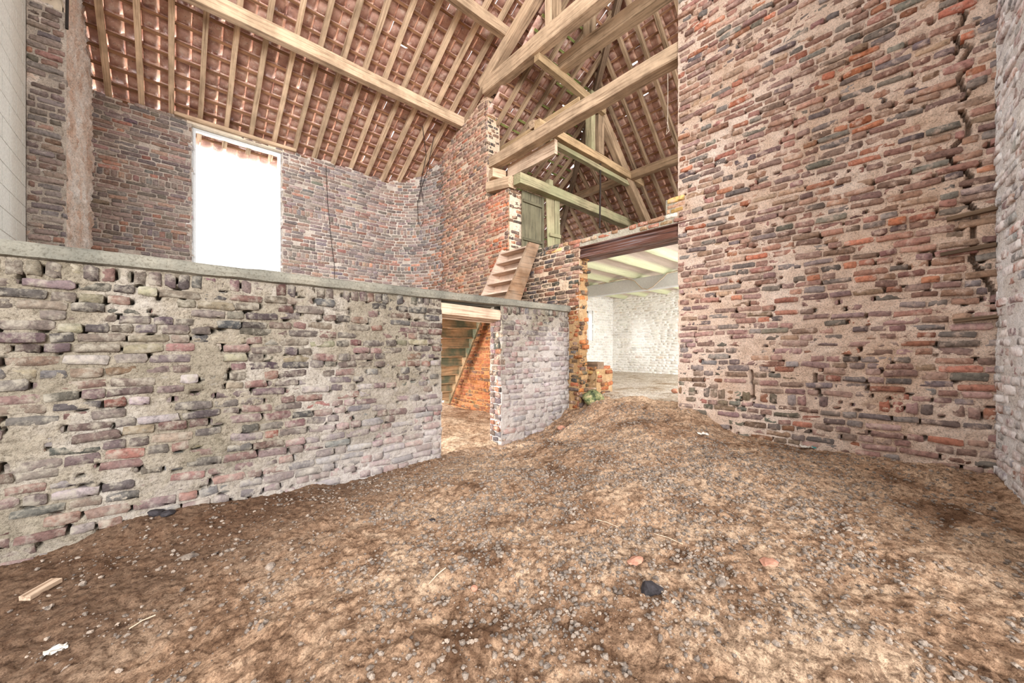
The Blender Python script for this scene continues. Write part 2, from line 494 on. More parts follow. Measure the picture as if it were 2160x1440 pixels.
def pit_fn(bricks, prob, rad, depth, seed, chain=None):
    rg = np.random.default_rng(seed); pts = []
    for b in bricks:
        if rg.random() < prob: pts.append((b['s'] + b['l'] / 2 + 0.006, b['z'] + rg.normal(0, 0.014), rad * rg.uniform(0.6, 1.4), rg.uniform(0.6, 2.2)))
        if rg.random() < prob * 0.6: pts.append((b['s'] + rg.uniform(-.5, .5) * b['l'], b['z'] - b['h'] / 2 - 0.006, rad * rg.uniform(0.6, 1.2), rg.uniform(.3, .6)))
    pts = np.array(pts)
    def fn(S, Zg, D):
        if chain is not None: D = chain(S, Zg, D)
        D = D.copy(); s0, z0 = S[0, 0], Zg[0, 0]; ds = S[1, 0] - s0; dz = Zg[0, 1] - z0
        for ps, pz, r, asp in pts:
            rx = r / math.sqrt(asp); rz = r * math.sqrt(asp)
            i0 = max(0, int((ps - rx * 1.6 - s0) / ds)); i1 = int((ps + rx * 1.6 - s0) / ds) + 2
            j0 = max(0, int((pz - rz * 1.6 - z0) / dz)); j1 = int((pz + rz * 1.6 - z0) / dz) + 2
            a = S[i0:i1, j0:j1]; c = Zg[i0:i1, j0:j1]
            if a.size == 0: continue
            q = np.exp(-(((a - ps) / rx) ** 2 + ((c - pz) / rz) ** 2) ** 1.5)
            D[i0:i1, j0:j1] -= depth * q
        return D
    return fn

def mortar(parent, path, s0, s1, z0, z1, inside, mat, step=0.02, mean=-0.007, amp=0.010, freq=9, seed=1, big=0.0, bigf=1.2, fn=None, name='mortar'):
    ns = int((s1 - s0) / step) + 2; nz = int((z1 - z0) / step) + 2
    S, Zg = np.meshgrid(np.linspace(s0, s1, ns), np.linspace(z0, z1, nz), indexing='ij')
    D = mean + amp * 2 * fbm(S * freq, Zg * freq * 1.5, 4, seed, 0.6) + big * 2 * fbm(S * bigf, Zg * bigf, 3, seed + 40)
    if fn is not None: D = fn(S, Zg, D)
    P = path.pos(S.ravel(), Zg.ravel(), D.ravel())
    idx = np.arange(ns * nz).reshape(ns, nz)
    f = np.stack([idx[:-1, :-1], idx[1:, :-1], idx[1:, 1:], idx[:-1, 1:]], -1).reshape(-1, 4)
    cs = (S[:-1, :-1] + S[1:, 1:]).ravel() / 2; cz = (Zg[:-1, :-1] + Zg[1:, 1:]).ravel() / 2
    f = f[inside(cs, cz)]
    if path.side > 0: f = f[:, ::-1]
    used = np.unique(f); remap = -np.ones(ns * nz, int); remap[used] = np.arange(len(used))
    me = mesh_np(name, P[used], remap[f], True)
    return link(name, me, mat, parent)

def core(parent, path, s0, s1, z0, ztop, thick, mat, front=-0.02, step=0.25, name='core'):
    n = max(2, int((s1 - s0) / step) + 1)
    q = np.linspace(s0, s1, n); zt = np.array([ztop(a) if callable(ztop) else ztop for a in q])
    A = path.pos(q, np.full(n, z0), np.full(n, front)); Bk = path.pos(q, np.full(n, z0), np.full(n, -thick))
    A2 = A.copy(); A2[:, 2] = zt; B2 = Bk.copy(); B2[:, 2] = zt
    V = np.concatenate([A, A2, Bk, B2]); F = []
    for i in range(n - 1):
        a, b = i, i + 1
        F += [(a, b, n + b, n + a), (n + a, n + b, 3*n + b, 3*n + a), (2*n + b, 2*n + a, 3*n + a, 3*n + b), (2*n + a, 2*n + b, b, a)]
    F += [(0, n, 3*n, 2*n), (n - 1, 3*n - 1, 4*n - 1, 2*n - 1)]
    return link(name, mesh_np(name, V, np.array(F)), mat, parent)

def timber(name, p0, p1, wd, ht, mat, label=None, cat=None, parent=None, group=None, up=(0, 0, 1), jit=0.006, seed=None, cham=0.045, sag=0.0):
    p0 = Vector(p0); p1 = Vector(p1); d = p1 - p0; L = d.length; X = d.normalized()
    u = Vector(up); Y = u.cross(X)
    if Y.length < 1e-4: Y = Vector((0, 1, 0)).cross(X)
    Y.normalize(); Z = X.cross(Y)
    rg = np.random.default_rng(seed if seed is not None else abs(hash((round(p0[0], 3), round(p0[1], 3), round(p1[2], 3)))) % 99991)
    n = max(2, min(14, int(L / 0.35) + 1))
    c = cham; prof = np.array([(-.5+c,-.5),(.5-c,-.5),(.5,-.5+c),(.5,.5-c),(.5-c,.5),(-.5+c,.5),(-.5,.5-c),(-.5,-.5+c)])
    V = []
    wy = np.cumsum(rg.normal(0, jit * 0.6, n)); wz = np.cumsum(rg.normal(0, jit * 0.6, n))
    wy -= np.linspace(wy[0], wy[-1], n); wz -= np.linspace(wz[0], wz[-1], n)
    for i in range(n):
        f = i / (n - 1); k = prof * np.array([wd, ht]) + rg.normal(0, jit * 0.35, prof.shape)
        k[:, 0] += wy[i]; k[:, 1] += wz[i] - sag * 4 * f * (1 - f)
        V.append(np.concatenate([np.full((8, 1), f * L), k], 1))
    V = np.concatenate(V); F = []
    for i in range(n - 1):
        for j in range(8):
            jj = (j + 1) % 8
            F.append((i*8 + j, i*8 + jj, i*8 + 8 + jj, i*8 + 8 + j))
    e0 = len(V); V = np.concatenate([V, [[0, 0, 0], [L, wy[-1], wz[-1]]]])
    T = [((j + 1) % 8, j, e0) for j in range(8)] + [((n-1)*8 + j, (n-1)*8 + (j + 1) % 8, e0 + 1) for j in range(8)]
    o = link(name, mesh_np(name, V, [np.array(F), np.array(T)]), mat, None)
    mw = Matrix(((X[0], Y[0], Z[0], p0[0]), (X[1], Y[1], Z[1], p0[1]), (X[2], Y[2], Z[2], p0[2]), (0, 0, 0, 1)))
    if parent is not None:
        o.parent = parent
        o.matrix_local = Matrix.Translation(-parent.location) @ mw
    else:
        o.matrix_world = mw
    return tag(o, label, cat, group)

def tube(name, pts, r, mat, label=None, cat=None, parent=None, seg=6):
    pts = [Vector(p) for p in pts]; V = []; F = []
    for i, p in enumerate(pts):
        t = (pts[min(i + 1, len(pts) - 1)] - pts[max(i - 1, 0)]).normalized()
        a = t.cross(Vector((0.31, 0.22, 0.92))); 
        if a.length < 1e-3: a = t.cross(Vector((1, 0, 0)))
        a.normalize(); b = t.cross(a)
        for k in range(seg):
            an = 2 * math.pi * k / seg
            V.append(p + (a * math.cos(an) + b * math.sin(an)) * r)
    for i in range(len(pts) - 1):
        for k in range(seg):
            kk = (k + 1) % seg
            F.append((i*seg + k, i*seg + kk, i*seg + seg + kk, i*seg + seg + k))
    o = link(name, mesh_np(name, [tuple(v) for v in V], np.array(F), True), mat, parent)
    return tag(o, label, cat)

# ------------------------------------------------------------------ brick and mortar materials per wall
def wallset(key, dust, amt, lime=False):
    M[key + '_o'] = brick_mat('brick_' + key, rgba(dust), amt, False, lime)
    M[key + '_m'] = brick_mat('brick_mass_' + key, rgba(dust), amt, True, lime)
wallset('right', (206, 182, 166), 0.30)
wallset('left', (156, 148, 134), 0.48, True)
wallset('back', (190, 180, 174), 0.15)
wallset('mid', (206, 178, 152), 0.30)
wallset('cell', (196, 130, 70), 0.35)
wallset('white', (236, 232, 224), 0.9)
wallset('side', (236, 230, 226), 0.75)
M['m_right'] = mortar_mat('mortar_right', (212, 182, 159), (226, 201, 183), (234, 214, 199))
M['m_left'] = mortar_mat('mortar_left', (128, 119, 103), (150, 140, 125), (170, 162, 152), 1.6, 50, lime=True)
M['m_back'] = mortar_mat('mortar_back', (190, 178, 168), (212, 200, 188), (222, 212, 202))
M['m_mid'] = mortar_mat('mortar_mid', (220, 188, 158), (232, 206, 180), (238, 218, 196))
M['m_ochre'] = mortar_mat('mortar_ochre', (162, 126, 86), (184, 150, 110), (198, 170, 134))
M['m_cell'] = mortar_mat('mortar_cell', (176, 118, 72), (194, 142, 96), (200, 162, 120))
M['m_white'] = simple('limewash', (242, 241, 237), 0.95, 0, 7, 0.07, 0.004)
M['m_side'] = mortar_mat('mortar_side', (222, 214, 206), (238, 234, 232), (244, 242, 240))
M['m_lintel'] = mortar_mat('mortar_lintel', (170, 164, 146), (190, 182, 164), (200, 192, 176))
M['m_rough'] = mortar_mat('mortar_rough', (226, 196, 176), (244, 232, 222), (250, 246, 242), 2.5, 55)

pal_right = palette([((149, 113, 100), 32), ((138, 112, 101), 26), ((117, 106, 100), 13), ((128, 118, 112), 7), ((162, 110, 88), 7), ((158, 128, 110), 18), ((173, 110, 86), 2)])
pal_right_lo = palette([((148, 118, 110), 32), ((154, 127, 120), 26), ((124, 111, 106), 18), ((135, 125, 122), 10), ((162, 112, 95), 6)])
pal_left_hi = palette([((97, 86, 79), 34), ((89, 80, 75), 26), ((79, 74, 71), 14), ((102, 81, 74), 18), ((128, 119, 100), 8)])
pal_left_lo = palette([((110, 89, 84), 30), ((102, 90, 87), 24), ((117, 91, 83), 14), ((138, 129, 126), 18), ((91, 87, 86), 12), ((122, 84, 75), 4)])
pal_back = palette([((147, 131, 124), 34), ((136, 124, 120), 28), ((156, 129, 118), 22), ((132, 124, 122), 12), ((164, 124, 109), 4)])
pal_mid = palette([((172, 134, 116), 34), ((160, 130, 116), 28), ((178, 132, 110), 16), ((146, 127, 116), 18), ((182, 120, 94), 3)])
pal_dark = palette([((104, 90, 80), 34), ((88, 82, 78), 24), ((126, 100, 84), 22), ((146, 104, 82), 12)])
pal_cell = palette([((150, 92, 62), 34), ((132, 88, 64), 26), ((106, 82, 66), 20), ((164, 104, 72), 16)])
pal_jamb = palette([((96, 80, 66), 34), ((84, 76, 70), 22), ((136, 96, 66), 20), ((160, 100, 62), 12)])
pal_white = palette([((240, 239, 235), 78), ((232, 228, 222), 20), ((196, 176, 158), 2)])
pal_pier = palette([((190, 130, 106), 34), ((174, 126, 106), 26), ((194, 118, 86), 16), ((148, 124, 112), 12)])
pal_lintel = palette([((176, 140, 110), 30), ((190, 160, 130), 22), ((160, 110, 90), 24), ((226, 218, 208), 12), ((206, 168, 110), 8)])
pal_side = palette([((158, 134, 130), 34), ((142, 138, 138), 30), ((176, 134, 120), 14), ((196, 188, 186), 20)])

TOPSLOPE = lambda b: 5.06 + 0.34 * (4.5 - b)
# ------------------------------------------------------------------ WALL LEFT: the brick front of the raised platform (y = 0)
wl = tag(empty('wall_left'), 'low old brick wall smeared with grey mortar under the concrete platform edge', 'wall', kind='structure')
PP = Path([(-5.6, 0), (0.0, 0)]); DX0, DX1 = -2.137 + 5.6, -1.292 + 5.6
def in_p(s, z):
    s = np.asarray(s); z = np.asarray(z)
    e = 0.03 * vnoise(z * 9, s * 0 + 3.0, 5)
    return ~((s > DX0 + e * 0.6) & (s < DX1 + e)) & (s < 5.6)
def pal_p(seed):
    rg = np.random.default_rng(seed)
    return rg
br = lay_bricks(0, 5.6, -0.10, 1.74, in_p, pal_left_hi, 21, course=0.068, joint=0.013, wob=0.018, rough=0.007, rowlock=((1.62, 1.80),), miss=0.03, tilt=0.03, probs=(0.42, 0.40, 0.18))
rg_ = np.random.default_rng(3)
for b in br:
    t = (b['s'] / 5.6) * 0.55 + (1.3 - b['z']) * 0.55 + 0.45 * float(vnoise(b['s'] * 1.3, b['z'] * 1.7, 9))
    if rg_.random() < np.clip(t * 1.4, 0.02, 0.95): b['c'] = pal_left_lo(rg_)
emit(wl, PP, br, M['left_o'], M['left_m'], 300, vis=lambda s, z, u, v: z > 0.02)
mortar(wl, PP, 0, 5.6, -0.12, 1.775, in_p, M['m_left'], 0.011, -0.0050, 0.0120, 13, 2, big=0.006, bigf=2.6, fn=pit_fn(br, 0.32, 0.014, 0.14, 1))
core(wl, PP, 0, DX0 - 0.012, -0.12, 1.775, 0.23, M['m_left'], front=-0.16)
core(wl, PP, DX1 + 0.012, 5.6, -0.12, 1.775, 0.23, M['m_left'], front=-0.16)
for (px, trav, seed) in ((-1.292, ((-1.292, 0.235), (-1.292, 0.0)), 31),):
    jp = Path(trav); ins = lambda s, z: (np.asarray(s) > 0.004) & (np.asarray(s) < 0.236)
    jb = lay_bricks(0, 0.235, -0.05, 1.60, ins, pal_dark, seed, course=0.068, lens=(0.1, 0.1, 0.1), rough=0.008, wob=0.01)
    for k, b in enumerate(jb):
        if rg_.random() < 0.5: b['c'] = pal_left_lo(rg_)
    emit(wl, jp, jb, M['mid_o'], M['mid_m'], 60)
    mortar(wl, jp, 0, 0.235, -0.1, 1.70, ins, M['m_left'], 0.02, -0.012, 0.014, 14, seed)

# concrete platform slab with its rough front edge
def slab():
    nx = 240; xs = np.linspace(-5.6, 0.0, nx)
    prof = [(0.25, 1.775), (0.0, 1.775), (-0.028, 1.785), (-0.034, 1.82), (-0.026, 1.855), (-0.006, 1.868), (0.12, 1.868), (4.5, 1.868), (4.5, 1.775), (2.75, 1.775)]
    V = np.zeros((nx, len(prof), 3)); V[:, :, 0] = xs[:, None]
    for j, (y, z) in enumerate(prof):
        k = 1.0 if j in (1, 2, 3, 4, 5) else 0.0
        V[:, j, 1] = y + k * 0.016 * fbm(xs * 6, xs * 0 + j * 1.7, 4, 3)
        V[:, j, 2] = z + k * 0.016 * fbm(xs * 5, xs * 0 + j * 0.6 + 40, 4, 5) + (0.010 * fbm(xs * 1.2, xs * 0 + 9, 2, 6) if j in (4, 5, 6) else 0)
    m = len(prof); idx = np.arange(nx * m).reshape(nx, m); F = []
    for j in range(m - 1):
        F.append(np.stack([idx[:-1, j], idx[:-1, j+1], idx[1:, j+1], idx[1:, j]], -1).reshape(-1, 4))
    # underside with a stair hole (x -1.25..-0.2, y 1.6..2.75)
    V = V.reshape(-1, 3)
    o = link('platform_slab', mesh_np('platform_slab', V, [f[:, ::-1] for f in F]), M['slab'])
    return o
sl = tag(slab(), 'rough grey concrete platform slab lying on the low brick wall', 'floor', kind='structure')
us = boxes_mesh('underside', [((-5.6, 0.23, 1.76), (-1.3, 4.5, 1.775)), ((-1.3, 0.23, 1.76), (0, 1.6, 1.775))])
link('underside', us, M['slab'], sl)

# pale timber lintel over the low doorway
lt = tag(empty('door_lintel', (-1.7, 0.1, 1.66)), 'pale timber lintel boards over the low doorway under the platform', 'lintel')
for i, (y, z, h) in enumerate([(0.060, 1.690, 0.12), (0.130, 1.680, 0.13), (0.200, 1.670, 0.14)]):
    timber('lintel_board', (-2.2, y, z), (-1.25, y, z - 0.03), 0.074, h, M['wood_pale'], parent=lt, jit=0.002, seed=50 + i)

# ------------------------------------------------------------------ WALL BACK (y = 4.5) with the rounded corner into x = 0
wb = tag(empty('wall_back'), 'dark weathered brick back wall curving into the corner above the platform', 'wall', kind='structure')
arc = [(-0.85 + 0.85 * math.sin(t), 3.41 + 1.09 * math.cos(t)) for t in np.linspace(0, math.pi / 2, 15)]
BP = Path([(-5.3, 4.5), (-3, 4.5)] + arc); BL = BP.c[-1]
WX0, WX1, WTOP = -4.037 + 5.3, -2.765 + 5.3, 4.885
def b_of(s): return BP.at(s)[1]
def in_b(s, z):
    s = np.asarray(s); z = np.asarray(z)
    e = 0.03 * vnoise(z * 8, s * 0 + 1.0, 3)
    top = 4.93 + 0.34 * (4.5 - b_of(s)) + 0.10 * vnoise(s * 5, z * 0 + 2, 8)
    return ~((s > WX0 + e) & (s < WX1 + e) & (z < WTOP)) & (z < top)
br = lay_bricks(0, BL, 1.80, 5.5, in_b, pal_back, 41, course=0.0625, joint=0.0125, wob=0.012, rough=0.003, miss=0.012,
                rowlock=((3.72, 3.80), (2.92, 2.99)))
for b in br:
    t = (2.9 - b['z']) * 0.5 + (b['s'] - 4.2) * 0.45
    if rg_.random() < np.clip(t, 0.03, 0.85): b['c'] = pal_mid(rg_)
emit(wb, BP, br, M['back_o'], M['back_m'], 300, vis=lambda s, z, u, v: (z > 2.55) & (v < 620))
mortar(wb, BP, 0, BL, 1.80, 5.45, in_b, M['m_back'], 0.028, -0.010, 0.009, 8, 4, big=0.004)
core(wb, BP, 0, WX0, 1.775, 4.80, 0.28, M['m_back'])
core(wb, BP, WX1, BL, 1.775, lambda s: 4.80 + 0.34 * (4.5 - float(b_of(s))), 0.27, M['m_back'], step=0.12)
# jambs of the loading door
for k, trav in enumerate((((-4.037, 4.5), (-4.037, 4.80)), ((-2.765, 4.80), (-2.765, 4.5)))):
    jp = Path(trav); ins = lambda s, z: (np.asarray(s) > 0.004) & (np.asarray(s) < 0.296)
    jb = lay_bricks(0, 0.3, 1.85, 4.86, ins, pal_side, 45 + k, course=0.0625, rough=0.006)
    emit(wb, jp, jb, M['side_o'], M['side_m'], 0)
    mortar(wb, jp, 0, 0.3, 1.85, 4.86, ins, M['m_side'], 0.025, -0.006, 0.016, 10, 47 + k)
lb = link('lintel_strip', boxes_mesh('lintel_strip', [((-4.1, 4.50, 4.885), (-2.70, 4.80, 4.925))]), M['plaster'], wb)
timber('door_head_board', (-4.25, 4.47, 4.955), (-2.55, 4.47, 4.955), 0.07, 0.055, M['wood_light'], parent=wb, jit=0.003)
wf = tag(empty('window_1', (-3.4, 4.62, 3.4)), 'tall bright loading door opening with thin pale frame in the dark back wall', 'window', kind='structure')
for lo, hi in (((-4.03, 4.60, 1.87), (-3.985, 4.66, 4.88)), ((-2.815, 4.60, 1.87), (-2.77, 4.66, 4.88)), ((-3.985, 4.60, 4.835), (-2.815, 4.66, 4.88))):
    lo = [a - b for a, b in zip(lo, wf.location)]; hi = [a - b for a, b in zip(hi, wf.location)]
    link('frame_bar', box_mesh('frame_bar', lo, hi), M['white_frame'], wf)

# ------------------------------------------------------------------ WALL MIDDLE: plane x = 0 left of the opening (gable flank, pier, stump under the stair)
wm = tag(empty('wall_middle'), 'reddish brick wall and pier between the back corner and the tall opening', 'wall', kind='structure')
MP = Path([(0, 3.41), (0, -0.183)])
def bm(s): return 3.41 - np.asarray(s)
def in_m(s, z):
    b = bm(s); z = np.asarray(z)
    e = 0.035 * vnoise(z * 7, b * 0 + 4, 2)
    top = np.where(b > 1.92, TOPSLOPE(b) + 0.03 * vnoise(b * 6, b * 0, 4), np.where(b > 1.324, 3.99, np.where(b > 0.55, 2.82, 2.80)))
    return (z < top) & (b > -0.183 + e * 1.6)
pal_mm = pal_mid
br = lay_bricks(0, MP.c[-1], -0.05, 6.15, in_m, pal_mid, 61, course=0.0635, joint=0.0125, wob=0.012, rough=0.004, miss=0.012)
for b in br:
    y = float(bm(b['s']))
    if b['z'] < 1.80: b['c'] = pal_cell(rg_)
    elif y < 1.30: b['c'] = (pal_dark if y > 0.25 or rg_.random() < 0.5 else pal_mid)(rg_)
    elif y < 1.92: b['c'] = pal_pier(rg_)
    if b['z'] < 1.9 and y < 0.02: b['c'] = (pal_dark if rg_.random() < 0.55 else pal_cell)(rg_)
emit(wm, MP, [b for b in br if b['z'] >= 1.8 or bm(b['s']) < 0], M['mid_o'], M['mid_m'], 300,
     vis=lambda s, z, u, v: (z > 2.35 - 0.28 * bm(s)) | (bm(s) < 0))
emit(wm, MP, [b for b in br if b['z'] < 1.8 and bm(b['s']) > 0.2], M['cell_o'], M['cell_m'], 150, vis=lambda s, z, u, v: (u > 940) & (u < 1040) & (v > 680))
mortar(wm, MP, 0, MP.c[-1], 1.80, 6.1, in_m, M['m_mid'], 0.024, -0.009, 0.010, 9, 6, big=0.006)
mortar(wm, MP, 0.3, MP.c[-1] - 0.2, -0.1, 1.78, in_m, M['m_cell'], 0.024, -0.009, 0.010, 9, 6, big=0.004)
mortar(wm, MP, MP.c[-1] - 0.2, MP.c[-1], -0.1, 1.80, in_m, M['m_ochre'], 0.02, -0.006, 0.014, 9, 7)
core(wm, MP, 0, 1.49, -0.1, lambda s: float(TOPSLOPE(bm(s))) - 0.05, 0.30, M['m_mid'])
core(wm, MP, 1.49, 2.086, -0.1, 3.97, 0.30, M['m_mid'])
core(wm, MP, 2.086, MP.c[-1] - 0.02, -0.1, 2.78, 0.20, M['m_ochre'])
def reveal(parent, x0, x1, y, z0, z1, pal, seed, mo, mm, mat, lens=(0.1, 0.19, 0.1), rough=0.012, amp=0.02, nobj=40, ragged=0.0):
    jp = Path([(x0, y), (x1, y)]); Lr = x1 - x0
    ins = lambda s, z: (np.asarray(s) > 0.0) & (np.asarray(s) < Lr + ragged * vnoise(np.asarray(z) * 9, np.asarray(s) * 0, seed % 9))
    jb = lay_bricks(0, Lr + 0.05, z0, z1, ins, pal, seed, course=0.0635, lens=lens, rough=rough, wob=0.012, miss=0.06, tilt=0.04)
    emit(parent, jp, jb, mo, mm, nobj, depth=0.07)
    mortar(parent, jp, 0, Lr, z0, z1, ins, mat, 0.02, -0.012, amp, 11, seed)
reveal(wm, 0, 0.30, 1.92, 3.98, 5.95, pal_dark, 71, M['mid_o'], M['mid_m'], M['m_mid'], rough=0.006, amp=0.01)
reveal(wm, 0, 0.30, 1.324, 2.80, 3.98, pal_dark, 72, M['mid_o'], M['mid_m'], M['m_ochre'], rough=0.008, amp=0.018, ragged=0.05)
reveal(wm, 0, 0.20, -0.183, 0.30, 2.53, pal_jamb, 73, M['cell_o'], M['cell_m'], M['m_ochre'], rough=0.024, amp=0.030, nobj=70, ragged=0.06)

# ------------------------------------------------------------------ WALL RIGHT: plane x = 0 right of the opening, with the lintel strip on the steel beam
wr = tag(empty('wall_right'), 'tall rough brick wall with cream mortar and long cracks right of the opening', 'wall', kind='structure')
RP = Path([(0, 0.55), (0, -3.90)])
def br_(s): return 0.55 - np.asarray(s)
def hit_x0(u, v):
    D = pix_dir(u, v); t = -CAM[0] / D[0]; p = CAM + t * D
    return 0.55 - p[1], p[2]
CR = [hit_x0(1780 + x / 5.684, y / 5.684) for x, y in [(1420, -60), (1390, 90), (1420, 130), (1470, 140), (1410, 290), (1330, 440), (1390, 500), (1410, 540), (1530, 540), (1420, 720), (1500, 800), (1380, 920), (1420, 1030), (1450, 1050), (1410, 1280)]]
CR += [hit_x0(1780 + x / 5.684, 240 + y / 5.684) for x, y in [(1430, 0), (1500, 110), (1500, 230), (1330, 380), (1310, 440), (1260, 540), (1400, 640), (1520, 740), (1480, 860), (1560, 950), (1480, 1060), (1580, 1150)]]
CR += [hit_x0(1780 + x / 5.684, 480 + y / 5.684) for x, y in [(1540, 380), (1600, 470), (1720, 640), (1810, 780), (1800, 1000)]]
CR = np.array(CR)
CR2 = np.array([hit_x0(1420 + x / 6, 720 + y / 6) for x, y in [(990, 380), (1000, 560), (1015, 720)]])
CR3 = np.array([hit_x0(1420 + x / 6, 720 + y / 6) for x, y in [(1790, 420), (1810, 560), (1860, 690)]])
def near_crack(s, z, r):
    s = np.asarray(s, float); z = np.asarray(z, float); d = np.full(s.shape, 9.0)
    for c in (CR, CR2, CR3):
        for i in range(len(c) - 1):
            a = c[i]; e = c[i + 1] - a; L2 = e @ e + 1e-9
            t = np.clip(((s - a[0]) * e[0] + (z - a[1]) * e[1]) / L2, 0, 1)
            d = np.minimum(d, np.hypot(s - a[0] - t * e[0], z - a[1] - t * e[1]))
    return d < r
def in_r(s, z):
    s = np.asarray(s); b = br_(s); z = np.asarray(z)
    e = 0.03 * vnoise(z * 8, b * 0 + 7, 6)
    right = (b < -1.587 + np.where(z < 2.5, e, e * 0.25)) & (b > -3.90)
    step = np.where(b < -1.45, 2.98, 2.80) + 0.03 * vnoise(s * 3, s * 0, 3)
    lint = (b < 0.50) & (z > 2.715) & (z < step)
    return right | lint
def in_rb(s, z): return in_r(s, z) & ~near_crack(s, z, 0.007)
br = lay_bricks(0, 4.45, 0.10, 6.35, in_rb, pal_right, 81, course=0.0625, joint=0.0155, wob=0.020, rough=0.008, miss=0.025, tilt=0.028, lens=(0.198, 0.095, 0.145), probs=(0.40, 0.42, 0.18),
                rowlock=((0.69, 0.75),))
for b in br:
    y = float(br_(b['s'])); z = b['z']
    if y > -1.60: b['c'] = pal_lintel(rg_)
    elif rg_.random() < np.clip((1.9 - z) * 0.9 + 0.2, 0, 0.9): b['c'] = pal_right_lo(rg_)
    if z < 1.0 and y > -2.7 and rg_.random() < 0.6: b['c'] = b['c'] * np.array([0.78, 0.86, 0.72])
emit(wr, RP, br, M['right_o'], M['right_m'], 300, vis=lambda s, z, u, v: z > 0.42)
def fn_r(S, Zg, D):
    D = np.where(near_crack(S, Zg, 0.012), -0.13, D)
    return D
in_rm = lambda s, z: in_r(s, z) & ~((br_(s) > -1.587) & (np.asarray(z) < 2.70))
mortar(wr, RP, 2.10, 4.45, 0.10, 6.35, in_rm, M['m_right'], 0.0115, -0.0065, 0.0135, 13, 8, big=0.006, bigf=1.6, fn=pit_fn(br, 0.20, 0.0125, 0.14, 2, fn_r))
mortar(wr, RP, 0.0, 2.12, 2.69, 3.0, lambda s, z: in_r(s, np.maximum(z, 2.716)), M['m_lintel'], 0.016, -0.009, 0.006, 9, 9)
core(wr, RP, 2.137 + 0.02, 4.45, -0.05, 6.4, 0.32, M['m_right'], front=-0.18)
core(wr, RP, 0.02, 2.14, 2.695, 2.775, 0.30, M['m_lintel'])
# small old wooden wedges left in the wall
for i, (u, v, l) in enumerate(((2050, 452, 0.24), (2040, 528, 0.26), (2060, 672, 0.22))):
    s, z = hit_x0(u, v)
    y = 0.55 - s
    timber('wood_wedge', (-0.012, y + l / 2, z - 0.012), (-0.02, y - l / 2, z + 0.012), 0.05, 0.028, M['wood_dark'],
           ['upper grey wooden wedge stuck in the right brick wall near the corner', 'middle grey wooden wedge stuck in the right brick wall near the corner', 'lowest thin grey wooden wedge in the right brick wall by the corner'][i], 'wedge', group=None)

# ------------------------------------------------------------------ WALL SIDE: limewashed wall turning the right corner
ws = tag(empty('wall_side'), 'pale limewashed brick wall turning the corner at the right edge', 'wall', kind='structure')
SP = Path([(0.0, -3.83), (-2.0, -4.035)])
in_s = lambda s, z: np.asarray(s) > 0.0
br = lay_bricks(0, 2.0, 0.05, 6.3, in_s, pal_side, 91, course=0.0635, joint=0.013, wob=0.014, rough=0.006, miss=0.02)
emit(ws, SP, br, M['side_o'], M['side_m'], 220)
mortar(ws, SP, 0, 2.0, 0.05, 6.3, in_s, M['m_side'], 0.02, -0.005, 0.012, 8, 10, big=0.008)
core(ws, SP, 0, 2.0, -0.05, 6.3, 0.28, M['m_side'], front=-0.05)

# ------------------------------------------------------------------ LEFT STUB (broken-off partition) and block wall
st = tag(empty('wall_stub'), 'broken end of a brick partition with crumbling pale flank left of the platform', 'wall', kind='structure')
TP = Path([(-5.36, 2.473), (-5.10, 2.473)])
in_t = lambda s, z: (np.asarray(s) >= 0) & (np.asarray(s) < 0.262 + 0.012 * vnoise(np.asarray(z) * 9, np.asarray(s) * 0, 3))
br = lay_bricks(0, 0.27, 1.86, 4.70, in_t, pal_back, 95, course=0.066, joint=0.016, wob=0.006, lens=(0.235, 0.11, 0.115), rough=0.004)
emit(st, TP, br, M['back_o'], M['back_m'], 120)
mortar(st, TP, 0, 0.26, 1.86, 4.72, lambda s, z: np.asarray(s) < 0.27, M['m_back'], 0.02, -0.009, 0.01, 9, 11)
VP_ = Path([(-5.10, 2.473), (-5.10, 4.5)])
mortar(st, VP_, 0, 2.03, 1.86, 5.9, lambda s, z: np.asarray(s) >= 0, M['m_rough'], 0.022, -0.03, 0.05, 9, 12, big=0.02)
core(st, VP_, 0.012, 2.03, 1.86, 4.75, 0.26, M['m_rough'], front=-0.09)
link('plaster_cap', boxes_mesh('plaster_cap', [((-5.40, 2.49, 4.72), (-5.13, 3.0, 5.9))]), M['plaster'], st)
timber('wall_plate_end', (-5.38, 2.47, 5.02), (-5.16, 2.47, 4.86), 0.10, 0.16, M['wood_grey'], parent=st)
tube('wire', [(-5.10, 2.45, 5.4), (-5.09, 2.45, 5.0), (-5.095, 2.46, 4.55)], 0.012, M['cable'], parent=st)

wk = tag(empty('wall_blockwork'), 'pale grey concrete block wall at the far left edge of the platform', 'wall', kind='structure')
rgb = np.random.default_rng(77); z = 1.86; row = 0
while z < 5.7:
    y = 0.75 - (0.0 if row % 2 else 0.2)
    while y < 2.46:
        y1 = min(y + 0.39, 2.462)
        if y1 - y > 0.04:
            o = link('block', box_mesh('block', (-5.56, y + 0.003, z + 0.003), (-5.36, y1 - 0.003, z + 0.192)), M['block'], wk)
        y += 0.40
    z += 0.195; row += 1
link('joint_mortar', box_mesh('joint_mortar', (-5.55, 0.5, 1.86), (-5.364, 2.60, 5.7)), M['m_back'], wk)

